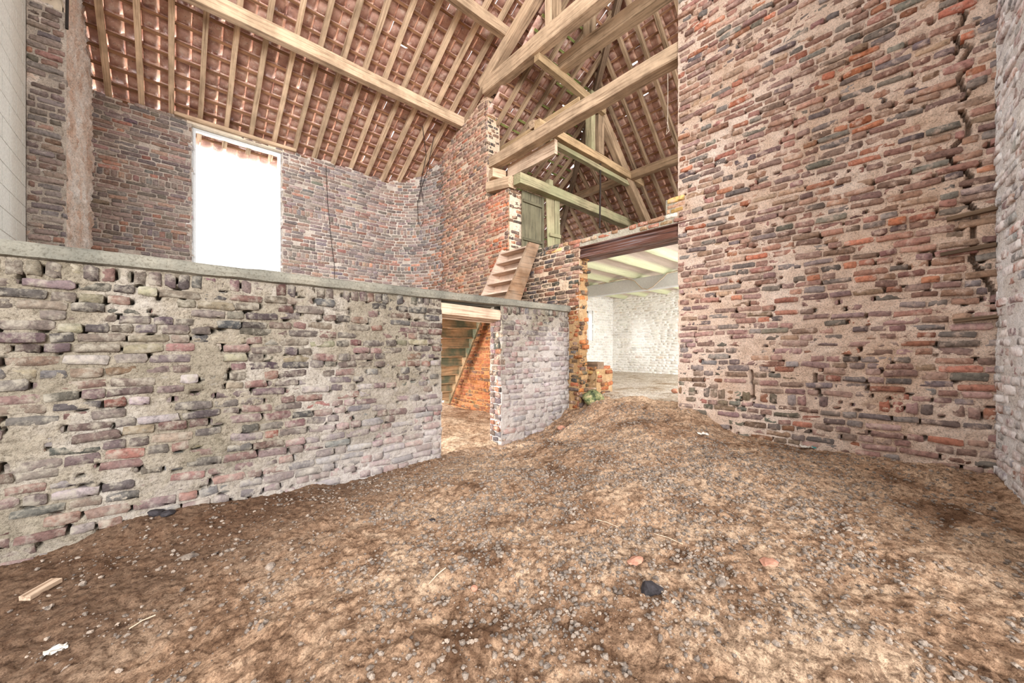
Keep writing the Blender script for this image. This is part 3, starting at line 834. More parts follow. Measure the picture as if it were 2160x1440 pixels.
# ------------------------------------------------------------------ steel beams over the opening
def ibeam(name, y0, y1, x, z0, z1, wd, label):
    t, fl = 0.012, 0.014; xm = x
    pr = [(-wd/2, z0), (wd/2, z0), (wd/2, z0+fl), (t/2, z0+fl+0.012), (t/2, z1-fl-0.012), (wd/2, z1-fl), (wd/2, z1), (-wd/2, z1), (-wd/2, z1-fl), (-t/2, z1-fl-0.012), (-t/2, z0+fl+0.012), (-wd/2, z0+fl)]
    V = [(xm + a, y0, b) for a, b in pr] + [(xm + a, y1, b) for a, b in pr]; n = len(pr)
    F = [(i, (i+1) % n, n + (i+1) % n, n + i) for i in range(n)]
    bmx = bmesh.new(); vs = [bmx.verts.new(v) for v in V]
    for f in F: bmx.faces.new([vs[i] for i in f])
    bmx.faces.new(vs[:n]); bmx.faces.new(vs[n:][::-1]); bmesh.ops.recalc_face_normals(bmx, faces=bmx.faces)
    me = bpy.data.meshes.new(name); bmx.to_mesh(me); bmx.free()
    return tag(link(name, me, M['steel']), label, 'beam')
ibeam('steel_beam', 0.20, -1.86, 0.05, 2.53, 2.69, 0.09, 'front rusty steel beam carrying the brick strip over the tall opening')
ibeam('steel_beam', 0.20, -1.86, 0.155, 2.53, 2.69, 0.09, 'middle rusty steel beam tucked behind the front one over the opening')
ibeam('steel_beam', 0.20, -1.86, 0.255, 2.53, 2.69, 0.09, 'rearmost rusty steel beam of the three over the tall opening')

# ------------------------------------------------------------------ white room beyond the opening
XR, YL = 5.6, 2.901
wrb = tag(empty('wall_room_back'), 'whitewashed brick back wall of the room beyond the opening', 'wall', kind='structure')
WP = Path([(XR, YL), (XR, -3.2)]); in_all = lambda s, z: np.asarray(s) > -1
br = lay_bricks(0, 6.1, 0.40, 3.0, in_all, pal_white, 101, course=0.072, joint=0.012, lens=(0.22, 0.11, 0.16), rough=0.0012, tilt=0.004)
emit(wrb, WP, br, M['white_o'], M['white_m'], 0)
mortar(wrb, WP, 0, 6.1, 0.40, 3.0, in_all, M['m_white'], 0.04, -0.0022, 0.004, 5, 13)
core(wrb, WP, 0, 6.1, 0.3, 3.0, 0.3, M['m_white'], front=-0.05)
wrl = tag(empty('wall_room_left'), 'whitewashed brick side wall with a small window beyond the opening', 'wall', kind='structure')
QP = Path([(0.30, YL), (XR, YL)])
WA, WB, WZ0, WZ1 = 3.75, 4.621, 1.46, 2.32
in_q = lambda s, z: ~((np.asarray(s) + 0.3 > WA) & (np.asarray(s) + 0.3 < WB) & (np.asarray(z) > WZ0) & (np.asarray(z) < WZ1))
br = lay_bricks(0, 5.3, 0.40, 3.0, in_q, pal_white, 102, course=0.072, joint=0.012, lens=(0.22, 0.11, 0.16), rough=0.0012, tilt=0.004)
emit(wrl, QP, br, M['white_o'], M['white_m'], 0)
mortar(wrl, QP, 0, 5.3, 0.40, 3.0, in_q, M['m_white'], 0.04, -0.0022, 0.004, 5, 14)
link('core', boxes_mesh('core', [((0.3, YL + .05, .3), (WA, YL + .3, 3)), ((WB, YL + .05, .3), (XR + .3, YL + .3, 3)), ((WA, YL + .05, .3), (WB, YL + .3, WZ0)), ((WA, YL + .05, WZ1), (WB, YL + .3, 3))]), M['m_white'], wrl)
w2 = tag(empty('window_2', (4.2, YL + 0.2, 1.9)), 'small bright window in the whitewashed side wall beyond the opening', 'window', kind='structure')
for lo, hi in (((WA, .0, WZ0), (WA + .05, .05, WZ1)), ((WB - .05, .0, WZ0), (WB, .05, WZ1)), ((WA, 0, WZ0), (WB, .05, WZ0 + .05)), ((WA, 0, WZ1 - .05), (WB, .05, WZ1)), ((4.38, 0.01, WZ0), (4.41, .04, WZ1))):
    link('frame_bar', box_mesh('frame_bar', (lo[0] - 4.2, lo[1], lo[2] - 1.9), (hi[0] - 4.2, hi[1], hi[2] - 1.9)), M['white_frame'], w2)
# vaulted ceiling: ribs running along x
def vault():
    ys = []; zs = []; y = -3.4; per = 0.635
    y0 = -3.44
    Y = np.arange(-3.4, YL + 0.02, 0.03); ph = ((Y + 0.66) % per) / per      # rib centred at y = -0.66
    d = np.minimum(ph, 1 - ph) * per
    Zv = np.where(d < 0.13, 2.70 + 0.085 * np.clip(d / 0.13, 0, 1) ** 1.3, 2.785 + 0.035 * np.sin(np.clip((d - 0.13) / (per / 2 - 0.13), 0, 1) * math.pi / 2))
    Xs = np.linspace(0.30, XR + 0.02, 40)
    V = np.zeros((len(Xs), len(Y), 3)); V[..., 0] = Xs[:, None]; V[..., 1] = Y[None]; V[..., 2] = Zv[None] + 0.012 * fbm(Xs[:, None] * 4, Y[None] * 6, 3, 2)
    idx = np.arange(len(Xs) * len(Y)).reshape(len(Xs), len(Y))
    f = np.stack([idx[:-1, :-1], idx[:-1, 1:], idx[1:, 1:], idx[1:, :-1]], -1).reshape(-1, 4)
    m = NT('vault_limewash'); p = m.pos()
    q = m.mapped(p, (0.5, 6, 6)); n = m.noise(q, 2.0, 5, 0.7)
    sep = m.n('ShaderNodeSeparateXYZ'); m.l(p, sep.inputs[0])
    t = m.math('FRACT', m.math('DIVIDE', m.math('ADD', sep.outputs[1], 0.66 + 6.35), 0.635))
    e = m.math('MINIMUM', t, m.math('SUBTRACT', 1.0, t))
    rib = m.step(m.math('ADD', e, m.math('MULTIPLY', n, 0.12)), 0.33, 0.22)
    c = m.mix(rib, rgba((206, 194, 184)), rgba((214, 220, 186)))
    c = m.mix(1.0, c, m.ramp(n, [(0.3, (0.78, 0.76, 0.74)), (0.6, (1.05, 1.05, 1.05))]), 'MULTIPLY')
    m.color(c); m.normal(m.bump(m.noise(p, 40, 4), 0.006, 0.6))
    o = link('ceiling', mesh_np('ceiling', V.reshape(-1, 3), f, True), m.m)
    link('loft_floor', boxes_mesh('loft_floor', [((0.30, -3.4, 2.83), (XR + .3, YL + .2, 2.87))]), M['wood_dark'], o)
    return o
tag(vault(), 'shallow vaulted ceiling with pale green ribs over the whitewashed room', 'ceiling', kind='structure')
timber('ceiling_beam', (3.02, YL, 2.58), (2.86, -3.2, 2.58), 0.16, 0.26, M['white_frame'], 'white painted beam crossing under the vaulted ceiling', 'beam', jit=0.003)
def zc(y): return 2.60
tube('cable', [(2.86, 1.5, 2.70), (2.84, 1.1, 2.72), (2.84, 0.85, 2.74), (2.83, 0.6, 2.66), (2.84, 0.5, 2.55), (2.83, 0.42, 2.47), (2.83, 0.3, 2.44), (2.82, 0.18, 2.48), (2.82, 0.05, 2.58), (2.82, -0.02, 2.62), (2.82, -0.10, 2.70), (2.82, -0.4, 2.73)], 0.012, M['cord'],
     'loose pale cable looping over the white ceiling beam', 'cable')
# low masonry stump with a timber block behind the left jamb
stp = tag(empty('masonry_stump', (0.5, 0.05, 0.3)), 'low masonry stump with a timber block on top behind the left jamb', 'wall stump')
SPt = Path([(0.33, -0.235), (0.75, -0.235)]); SPf = Path([(0.33, 0.28), (0.33, -0.235)])
for k, (pp, L_) in enumerate(((SPt, 0.42), (SPf, 0.515))):
    pr = Path(pp.p - np.array([0.5, 0.05]))
    ins = lambda s, z: (np.asarray(s) > 0) & (np.asarray(s) < L_)
    b2 = lay_bricks(0, L_, 0.0, 0.64, ins, pal_cell, 111 + k, rough=0.015, miss=0.08, wob=0.015, tilt=0.05)
    for b in b2: b['z'] = b['z']
    for b in b2:
        if rg_.random() < 0.4: b['c'] = pal_lintel(rg_)
    mv_ = emit(stp, pr, b2, M['cell_o'], M['cell_m'], 40)
    mortar(stp, pr, 0, L_, 0.0, 0.65, ins, M['m_ochre'], 0.02, -0.005, 0.02, 10, 15 + k, big=0.015)
link('core', box_mesh('core', (-0.15, -0.27, 0.0), (0.25, 0.24, 0.64)), M['m_ochre'], stp)
timber('timber_block', (0.43, 0.30, 1.0), (0.43, -0.245, 1.0), 0.16, 0.10, M['wood_dark'], parent=stp, jit=0.003)

# ------------------------------------------------------------------ ROOFS
def tile_mesh(wd, ln, name='roof_tile', flip=1):
    px = np.array([0, .05, .12, .30, .52, .72, .82, .90, 1.0, 1.09]); pz = np.array([.016, .006, -.001, -.006, -.006, -.001, .010, .034, .052, .049])
    n = len(px); V = []
    ny = 3
    for k in (0, 1):
        for j in range(ny):
            f = j / (ny - 1)
            for i in range(n):
                V.append((px[i] * wd * flip, f * ln, pz[i] * (wd / 0.18) + (1 - f) * 0.020 + k * 0.010 - 0.004 * math.sin(math.pi * f)))
    F = []
    o = n * ny
    for j in range(ny - 1):
        for i in range(n - 1):
            a = j*n + i
            F.append((a, a + n, a + n + 1, a + 1)); F.append((o + a, o + a + 1, o + a + n + 1, o + a + n))
    for j in range(ny - 1):
        a = j*n; F.append((a, o + a, o + a + n, a + n)); b = a + n - 1; F.append((b, b + n, o + b + n, o + b))
    for i in range(n - 1):
        F.append((i, i + 1, o + i + 1, o + i)); a = (ny-1)*n + i; F.append((a, o + a, o + a + 1, a + 1))
    pale = np.tile(np.clip((px - 0.70) / 0.14, 0, 1), 2 * ny)  # mask for the painted lit strip on the roll
    return np.array(V), np.array(F), pale

def set_pale(me, pale):
    at = me.attributes.new('pale', 'FLOAT', 'POINT'); at.data.foreach_set('value', np.asarray(pale, np.float32))

def roof(name, label, O, es, et, nn, srange, trange, raf, raf_w, raf_h, gauge, tw, inside, mat_r, mat_b, seed, n_obj=300, green=False, skip=0.0, kind='structure', raf_in=None, slip=0.03):
    rt = tag(empty(name), label, 'roof', kind=kind)
    O = np.array(O, float); es = np.array(es, float); et = np.array(et, float); nn = np.array(nn, float)
    rg = np.random.default_rng(seed)
    W = lambda s, t, k: O + es * s + et * t + nn * k
    def span(fix, lo, hi, along_t, test):
        q = np.linspace(lo, hi, 200); ok = np.array([test(fix, x) if along_t else test(x, fix) for x in q])
        if not ok.any(): return None
        i = np.where(ok)[0]; return q[i[0]], q[i[-1]]
    for k, s in enumerate(raf):
        sp = span(s, trange[0], trange[1], True, raf_in or inside)
        if sp is None or sp[1] - sp[0] < 0.15: continue
        timber('rafter', W(s, sp[0], raf_h / 2), W(s, sp[1], raf_h / 2), raf_w * rg.uniform(0.9, 1.1), raf_h, mat_r, parent=rt, up=nn, jit=0.004, seed=int(seed * 100 + k))
    t = trange[0]; k = 0
    kb = raf_h + 0.012
    while t < trange[1]:
        sp = span(t, srange[0], srange[1], False, inside)
        if sp and sp[1] - sp[0] > 0.15:
            mb = mat_b
            if green:
                a = sp[0]
                while a < sp[1]:
                    e = min(a + rg.uniform(0.5, 1.1), sp[1])
                    timber('batten', W(a, t, kb), W(e, t, kb), 0.034, 0.024, M['batten_green'] if rg.random() < 0.55 else mat_b, parent=rt, up=nn, jit=0.003, seed=int(seed * 37 + k)); k += 1
                    a = e + 0.01
            else:
                timber('batten', W(sp[0], t, kb), W(sp[1], t, kb), 0.034, 0.024, mb, parent=rt, up=nn, jit=0.002, seed=int(seed * 37 + k))
        t += gauge; k += 1
    TV, TF, TP_ = tile_mesh(tw, gauge * 1.20)
    bases = []
    for q in range(4):
        V = TV.copy(); V += np.random.default_rng(q).normal(0, 0.0012, V.shape)
        me = mesh_np('roof_tile', V, TF, True); me.materials.append(M['tile']); set_pale(me, TP_); bases.append((me, V))
    k0 = raf_h + 0.038 + 0.012 * tw / 0.18
    cand = []
    r = 0; t = trange[0]
    while t < trange[1] + gauge:
        s = srange[0] + 0.0
        while s < srange[1]:
            if inside(s + tw / 2, t - gauge * 0.4) and rg.random() > skip:
                sl_ = rg.normal(0, 0.004) - (rg.uniform(0.03, 0.075) if rg.random() < slip else 0)
                rot = rg.normal(0, 0.012) + (rg.normal(0, 0.05) if rg.random() < 0.04 else 0)
                cand.append((s + rg.normal(0, 0.0048), t - gauge * 1.20 + 0.02 + sl_, k0 + rg.normal(0, 0.003), rot, int(rg.integers(4))))
            s += tw
        t += gauge; r += 1
    P = np.array([W(c[0] + tw / 2, c[1] + gauge / 2, c[2]) for c in cand]); u, v, Y = project(P)
    dist = np.linalg.norm(P - CAM, axis=1); face = np.abs((P - CAM) @ nn) / dist
    ok = (Y > .3) & (u > 5) & (u < 2155) & (v > 5) & (v < 700)
    if roof.vis is not None: ok &= roof.vis(u, v)
    order = np.argsort(-np.where(ok, face / dist ** 2, 0)); pick = set(int(i) for i in order[:n_obj] if ok[i])
    mv = []; mf = []; off = 0
    for i, (s, t, kk, rot, q) in enumerate(cand):
        c, d = math.cos(rot), math.sin(rot)
        ex = es * c + et * d; ey = -es * d + et * c; p = W(s, t, kk)
        if i in pick:
            o = bpy.data.objects.new('roof_tile', bases[q][0]); C.objects.link(o); o.parent = rt
            o.matrix_local = Matrix(((ex[0], ey[0], nn[0], p[0]), (ex[1], ey[1], nn[1], p[1]), (ex[2], ey[2], nn[2], p[2]), (0, 0, 0, 1)))
        else:
            V = bases[q][1]; mv.append(p + V[:, :1] * ex + V[:, 1:2] * ey + V[:, 2:] * nn); mf.append(TF + off); off += len(V)
    if mv:
        me = mesh_np('tile_mass', np.concatenate(mv), np.concatenate(mf), True); set_pale(me, np.tile(TP_, len(mv)))
        link('tile_mass', me, M['tile'], rt, kind='stuff')
    return rt
roof.vis = None
def nrm(v): v = np.array(v, float); return v / np.linalg.norm(v)
# main roof over the platform: underside of rafters z = 4.98 + .58 (4.5 - y)
ta = 0.58; et = nrm((0, -1, ta)); nn = nrm((0, ta, 1)); ca = et[1] * -1
O = np.array([0, 4.88, 4.98 - 0.38 * ta])
raf = [-4.97 + 0.3455 * k for k in range(-1, 19)]
gm = 0.21 / ca
roof.vis = lambda u, v: (u < 1060) & (v < 400)
roof('ceiling_roof', 'tiled roof slope with pale rafters over the platform', O, (1, 0, 0), et, nn, (-5.45, 1.5), (0.04, 5.0 / ca), raf, 0.068, 0.085, gm, 0.1727,
     lambda s, t: True, M['wood_light'], M['batten'], 5)
# lower hip roof beyond the wall, left slope: z = 6.76 - .71 y
t2 = 0.71; et2 = nrm((0, -1, t2)); nn2 = nrm((0, t2, 1)); c2 = -et2[1]
O2 = np.array([0, 4.5, 6.76 - t2 * 4.5])
hipx = lambda y: (7.85 - 6.76 + t2 * y) / 0.947
roof.vis = lambda u, v: (u > 1030) & (u < 1430) & (v < 340)
roof('ceiling_roof', 'darker tiled slope with green battens in the loft beyond the wall', O2, (1, 0, 0), et2, nn2, (0.0, 5.2), (0.05, 5.7 / c2), [0.245 + 0.3 * k for k in range(0, 17)], 0.055, 0.08, 0.172 / c2, 0.155,
     lambda s, t: s < hipx(4.5 - t * c2) + 0.10 and s > (0.30 if 4.5 - t * c2 > 1.9 else 0.02), M['wood_grey'], M['batten'], 6, green=True, slip=0.10)
# right slope: z = 7.85 - .947 x
t3 = 0.947; et3 = nrm((-1, 0, t3)); nn3 = nrm((t3, 0, 1)); c3 = -et3[0]
O3 = np.array([5.75, 3.1, 7.85 - t3 * 5.75])
roof.vis = lambda u, v: (u > 1130) & (u < 1428) & (v < 520)
# along slope s runs towards -y
roof('ceiling_roof', 'steep tiled slope with brown rafters and light gaps at the far side of the loft', O3, (0, -1, 0), et3, nn3, (-1.5, 6.4), (0.62 / c3, 5.5 / c3), [3.1 - y for y in [4.5, 4.15, 3.8, 3.4, 3.0, 2.62, 2.17, 1.905, 1.60, 1.30, 0.99, 0.675, 0.39, 0.055, -0.275, -0.60, -0.92, -1.25, -1.57, -1.9, -2.2, -2.5]], 0.06, 0.08, 0.132 / c3, 0.150,
     lambda s, t: hipx(3.1 - s) < 5.75 - t * c3 + 0.12, M['wood_grey'], M['batten'], 8, slip=0.10)
hr0 = 0.10; timber('hip_rafter', (hipx(4.3) , 4.3, 6.76 - t2 * 4.3 - 0.05), (hipx(-0.9), -0.9, 6.76 + t2 * 0.9 - 0.05), 0.09, 0.14, M['wood_dark'], 'dark hip rafter where the two loft roof slopes meet', 'rafter')

# ------------------------------------------------------------------ TIMBERS
timber('purlin', (-5.07, 2.82, 5.79), (0.08, 2.82, 5.79), 0.13, 0.20, M['wood_light'], 'long pale lower purlin crossing under the platform roof to the brick wall', 'beam', jit=0.004)
timber('purlin', (-3.5, 1.35, 6.62), (0.12, 1.35, 6.62), 0.13, 0.19, M['wood_beam'], 'upper purlin near the top edge running to the roof truss', 'beam')
timber('tie_beam', (-0.02, 1.92, 5.99), (-0.02, -2.2, 5.99), 0.17, 0.26, M['wood_beam'], 'thick pale tie beam resting on the top of the brick pier', 'beam', jit=0.008)
timber('principal_rafter', (-0.03, 2.02, 6.06), (-0.03, -0.3, 7.30), 0.16, 0.20, M['wood_beam'], 'sloping principal rafter rising from the wall top beside the tie beam', 'rafter')
timber('truss_post', (-0.02, 0.35, 6.10), (-0.02, 0.35, 7.2), 0.10, 0.13, M['wood_beam'], 'short upright truss post standing on the tie beam', 'post')
timber('truss_post', (-0.02, 0.22, 6.10), (-0.02, 0.22, 7.2), 0.09, 0.11, M['wood_grey'], 'greyer twin of the upright truss post on the tie beam', 'post')
timber('tie_beam', (0.52, 0.60, 5.93), (0.52, -2.2, 5.93), 0.17, 0.22, M['wood_grey'], 'second greyer tie beam behind the pale one under the loft roof', 'beam', jit=0.008)
timber('truss_post', (0.52, 0.02, 6.02), (0.52, 0.02, 7.0), 0.12, 0.16, M['wood_grey'], 'grey upright post above the second tie beam', 'post')
timber('loft_purlin', (-0.06, 0.60, 5.80), (1.75, 0.60, 5.70), 0.10, 0.14, M['wood_yellow'], 'yellowish beam running from under the pale tie beam into the loft', 'beam')
timber('loft_beam', (0.12, 1.98, 4.66), (0.12, -2.0, 4.70), 0.18, 0.19, M['wood_beam'], 'long loft beam spanning from the pier to the right brick wall', 'beam', jit=0.006)
timber('loft_beam', (0.34, 1.70, 4.50), (0.34, 0.55, 4.52), 0.07, 0.24, M['wood_pale'], 'pale wide plank beam under the long loft beam', 'beam')
timber('loft_board', (0.50, 2.4, 5.06), (0.50, 0.2, 5.12), 0.03, 0.22, M['wood_yellow'], 'wide yellow board behind the rafters of the loft', 'board')
tt = tag(empty('truss_tie', (1.6, 0.72, 4.83)), 'double timber tie of the loft truss with an iron rod hanging from it', 'beam')
timber('upper_tie', (0.05, 0.70, 4.84), (3.32, 0.70, 4.83), 0.13, 0.14, M['wood_yellow'], parent=tt)
timber('lower_tie', (0.35, 0.74, 4.69), (3.05, 0.74, 4.69), 0.10, 0.08, M['wood_green'], parent=tt)
timber('end_block', (0.02, 0.80, 4.86), (0.30, 0.80, 4.92), 0.10, 0.12, M['wood_beam'], parent=tt)
timber('loft_post', (1.50, 0.72, 4.92), (1.50, 0.72, 6.0), 0.12, 0.14, M['wood_green'], 'greenish upright post standing on the loft truss tie', 'post')
timber('loft_post', (1.74, 0.72, 4.92), (1.74, 0.72, 6.1), 0.17, 0.16, M['wood_grey'], 'thicker grey upright post standing on the loft truss tie', 'post')
timber('truss_brace', (1.80, 0.72, 5.72), (3.75, 0.72, 3.90), 0.13, 0.20, M['wood_grey'], 'heavy sloping brace of the loft truss running down to the lintel', 'brace', jit=0.008)
timber('side_purlin', (2.84, 2.85, 4.84), (2.84, 0.78, 4.84), 0.12, 0.13, M['wood_grey'], 'left length of the loft purlin under the steep slope', 'beam')
timber('side_purlin', (2.84, 0.66, 4.84), (2.84, -2.9, 4.84), 0.14, 0.16, M['wood_grey'], 'right length of the loft purlin ending at the brick wall', 'beam')
timber('gallery_beam', (0.03, 1.15, 4.11), (4.6, 1.15, 4.09), 0.17, 0.18, M['wood_green'], 'mossy green beam running from the pier deep into the loft', 'beam', jit=0.010)
timber('gallery_peg', (0.86, 1.17, 4.19), (0.86, 1.17, 4.33), 0.10, 0.10, M['wood_green'], 'short green peg standing on the mossy beam', 'peg', jit=0.002)
tube('iron_rod', [(1.78, 0.70, 4.80), (1.78, 0.70, 4.3), (1.79, 0.72, 3.55)], 0.016, M['iron'], 'thin dark iron rod hanging from the truss tie', 'rod')
timber('pad_block', (0.06, 1.90, 4.20), (0.06, 1.28, 4.10), 0.22, 0.19, M['wood_light'], 'pale timber pad block lying on the top of the brick pier', 'block', jit=0.004, cham=0.2)
timber('pad_block', (-0.02, 1.78, 4.40), (0.24, 1.72, 4.40), 0.14, 0.16, M['wood_light'], 'smaller timber block resting on the pale pad block', 'block', jit=0.003)
tube('hanging_string', [(1.9, -0.55, 6.4), (1.9, -0.56, 5.6), (1.91, -0.55, 5.0), (1.9, -0.53, 4.85), (1.9, -0.58, 4.9), (1.9, -0.55, 5.05)], 0.007, M['cord'], 'pale cord with a looped end hanging in the loft', 'string')
# ropes and cables on the back wall
tube('hanging_cable', [(-0.26, 3.35, 5.62), (-0.20, 3.75, 5.05), (-0.22, 4.0, 4.70), (-0.28, 4.02, 4.40), (-0.26, 4.02, 4.05), (-0.20, 4.02, 3.92), (-0.14, 4.02, 4.05), (-0.12, 4.02, 4.40), (-0.17, 4.02, 4.70), (-0.22, 4.0, 4.85), (-0.3, 3.6, 5.3), (-0.55, 3.3, 5.7)], 0.007, M['cable'],
     'dark cable hanging in a long loop at the rounded corner', 'cable')
tube('wall_cable', [(-2.02, 4.47, 4.85), (-1.99, 4.48, 4.2), (-1.93, 4.475, 3.5), (-1.86, 4.48, 2.9), (-1.85, 4.48, 1.88)], 0.005, M['cable'], 'thin dark cable running straight down the back wall', 'cable')

# ------------------------------------------------------------------ upper stair to the loft door
us_ = tag(empty('loft_stair', (-0.4, 0.9, 1.868)), 'steep wooden stair with four open steps rising from the platform to the loft door', 'stair')
for y, mt, wdt in ((1.235, 'wood_stair', 0.035), (0.60, 'wood_stringer', 0.045)):
    # stringer as a raked board cut level top and bottom
    x0t, x1t, x0b, x1b = -0.235, -0.015, -0.77, -0.47
    V = [(x0b - .0, 0, 1.868), (x1b, 0, 1.868), (x1t, 0, 2.875), (x0t, 0, 2.875)]
    V = [(a + 0.4, y - 0.9 + sgn * wdt / 2, c - 1.868) for sgn in (-1, 1) for a, b, c in V]
    me = mesh_np('stringer', V, np.array([(0, 1, 2, 3), (7, 6, 5, 4), (0, 4, 5, 1), (1, 5, 6, 2), (2, 6, 7, 3), (3, 7, 4, 0)]))
    o = link('stringer', me, M[mt], us_)
for i in range(5):
    z = 2.805 - 0.178 * i; x = -0.20 - 0.0945 * i
    timber('tread', (x + 0.02, 1.22, z), (x + 0.02, 0.62, z), 0.20, 0.026, M['wood_stair'], parent=us_, jit=0.001, seed=300 + i)
    timber('riser', (x + 0.105, 1.22, z - 0.10), (x + 0.105, 0.62, z - 0.10), 0.018, 0.17, M['wood_stair'], parent=us_, jit=0.001, seed=320 + i)

# ------------------------------------------------------------------ lower stair in the cell, seen from below
cs = tag(empty('cellar_stair', (-0.7, 2.2, 0.2)), 'weathered wooden stair seen from below through the low doorway', 'stair')
for x, mt in ((-0.235, 'wood_cell'), (-1.20, 'wood_cell')):
    V = [(x - 0.02, 2.80, 0.17), (x + 0.02, 2.80, 0.17), (x + 0.02, 1.70, 1.85), (x - 0.02, 1.70, 1.85), (x - 0.02, 3.00, 0.17), (x + 0.02, 3.00, 0.17), (x + 0.02, 1.94, 1.85), (x - 0.02, 1.94, 1.85)]
    V = [(a + .7, b - 2.2, c - .2) for a, b, c in V]
    link('stringer', mesh_np('stringer', V, np.array([(0, 1, 2, 3), (7, 6, 5, 4), (0, 4, 5, 1), (1, 5, 6, 2), (2, 6, 7, 3), (3, 7, 4, 0)])), M['wood_cell'], cs)
for i in range(9):
    f = i / 9.0; z = 0.26 + 1.52 * f; y = 2.78 - 1.0 * f
    timber('riser', (-1.18, y + 0.02, z + 0.075), (-0.255, y + 0.02, z + 0.075), 0.02, 0.155, M['wood_cell'], parent=cs, jit=0.001, seed=400 + i)
    timber('tread', (-1.18, y + 0.08, z), (-0.255, y + 0.08, z), 0.16, 0.024, M['wood_cell'], parent=cs, jit=0.001, seed=420 + i)

# ------------------------------------------------------------------ loft doors
d1 = tag(empty('loft_door', (0.27, 1.30, 2.85)), 'grey green plank door standing open behind the brick pier', 'door')
for i in range(3):
    timber('plank', (0.36 + i * 0.165, 1.29, 2.83), (0.36 + i * 0.165, 1.29, 4.03), 0.02, 0.16, M['wood_door'], parent=d1, up=(1, 0, 0), jit=0.001, seed=500 + i, cham=0.06)
for z in (3.18, 3.85):
    timber('ledge', (0.285, 1.262, z), (0.77, 1.262, z), 0.026, 0.05, M['wood_door'], parent=d1, jit=0.001, seed=510)
timber('door_edge', (0.79, 1.27, 2.83), (0.79, 1.27, 4.03), 0.05, 0.03, M['wood_door'], parent=d1, jit=0.001, seed=511)
d2 = tag(empty('loft_door', (0.95, 1.2, 2.85)), 'lighter green plank door leaf leaning beside the grey one', 'door')
timber('plank', (0.96, 1.20, 2.83), (0.93, 1.22, 4.03), 0.022, 0.17, M['wood_green'], parent=d2, up=(1, -0.2, 0), jit=0.002, seed=520, cham=0.06)
timber('plank', (1.10, 1.17, 2.83), (1.09, 1.19, 4.03), 0.022, 0.12, M['wood_green'], parent=d2, up=(1, -0.2, 0), jit=0.002, seed=521, cham=0.06)
timber('ledge', (0.88, 1.175, 3.35), (1.15, 1.145, 3.35), 0.024, 0.06, M['wood_green'], parent=d2, jit=0.001, seed=522)

# ------------------------------------------------------------------ GROUND
CP = np.array([(-5.6,0,.02),(-5.0,0,.03),(-4.4,0,.12),(-3.6,0,.09),(-3.17,0,.045),(-2.2,-.1,.10),(-2.12,.05,.05),(-1.7,-.25,.05),(-1.5,0,.05),(-1.29,-.05,.05),(-1.2,-.22,.03),(-.9,-.12,.05),(-.6,-.05,.12),
  (-.3,0,.24),(-.05,-.1,.38),(0,-.6,.55),(0,-1.0,.58),(0,-1.59,.562),(0,-2.386,.35),(0,-2.83,.333),(0,-3.23,.355),(0,-3.613,.366),(0,-3.9,.37),(-.8,-.75,.36),(-1.3,-.75,.25),(-1.0,-.45,.16),(-1.9,-.7,.14),
  (-.5,-1.6,.48),(-.8,-2.6,.36),(-.7,-3.4,.30),(-1.4,-1.6,.36),(-1.8,-2.2,.33),(-1.6,-3.1,.28),(-2.4,-1.4,.22),(-2.8,-2.2,.22),(-2.3,-3.5,.26),(-3.4,-1.2,.13),(-3.4,-2.5,.16),(-3.2,-3.6,.20),(-4.6,-1.4,.05),(-4.6,-.6,.05),(-4.7,-2.8,.07),(-4.5,-4,.1),(-5.6,-2,0.0),
  (0.3,-.9,.60),(0.3,-.2,.56),(0.25,-1.5,.59),(0.75,-1,.50),(0.75,0,.50),(0.75,-2,.50),(1,-1,.45),(1,0,.45),(-2,.8,.04),(-1,.8,.03),(-.3,1.5,.04),(-1.5,2.2,.06),(-3,1.5,.04),(0,2.5,.05),(-1,3,.08),(-8,0,0),(-8,-6,0),(-4,-8,.1),(0,-6,.3)])
def ground(x, y):
    x = np.asarray(x, float); y = np.asarray(y, float)
    w_ = 0; zz = 0
    for px, py, pz in CP:
        d2_ = (x - px) ** 2 + (y - py) ** 2 + 0.012
        k = d2_ ** -1.6; w_ = w_ + k; zz = zz + k * pz
    z = zz / w_
    amp = np.clip(1.0 - np.abs(y) * 0, 0.4, 1)
    z = z + 0.050 * fbm(x * 1.6, y * 1.6, 3, 21) + 0.040 * fbm(x * 5, y * 5, 3, 22) + 0.050 * np.abs(fbm(x * 12, y * 12, 3, 23))
    return z
def ground_fine(x, y):
    return ground(x, y) + 0.026 * fbm(x * 36, y * 36, 3, 24, 0.7)
def grid_floor(name, x0, x1, y0, y1, step, fn, mat, hole=None):
    nx = int((x1 - x0) / step) + 2; ny = int((y1 - y0) / step) + 2
    X, Y = np.meshgrid(np.linspace(x0, x1, nx), np.linspace(y0, y1, ny), indexing='ij')
    Zz = fn(X, Y)
    idx = np.arange(nx * ny).reshape(nx, ny)
    f = np.stack([idx[:-1, :-1], idx[1:, :-1], idx[1:, 1:], idx[:-1, 1:]], -1).reshape(-1, 4)
    if hole is not None:
        cx_ = (X[:-1, :-1] + X[1:, 1:]).ravel() / 2; cy_ = (Y[:-1, :-1] + Y[1:, 1:]).ravel() / 2
        f = f[~hole(cx_, cy_)]
    return link(name, mesh_np(name, np.stack([X, Y, Zz], -1).reshape(-1, 3), f, True), mat)
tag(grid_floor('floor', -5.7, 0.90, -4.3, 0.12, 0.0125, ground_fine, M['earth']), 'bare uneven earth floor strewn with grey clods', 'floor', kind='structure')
tag(grid_floor('floor', -5.7, 0.02, 0.10, 4.5, 0.035, lambda x, y: ground(x, y), M['earth_cell']), 'pale earth floor of the low cell behind the doorway', 'floor', kind='structure')
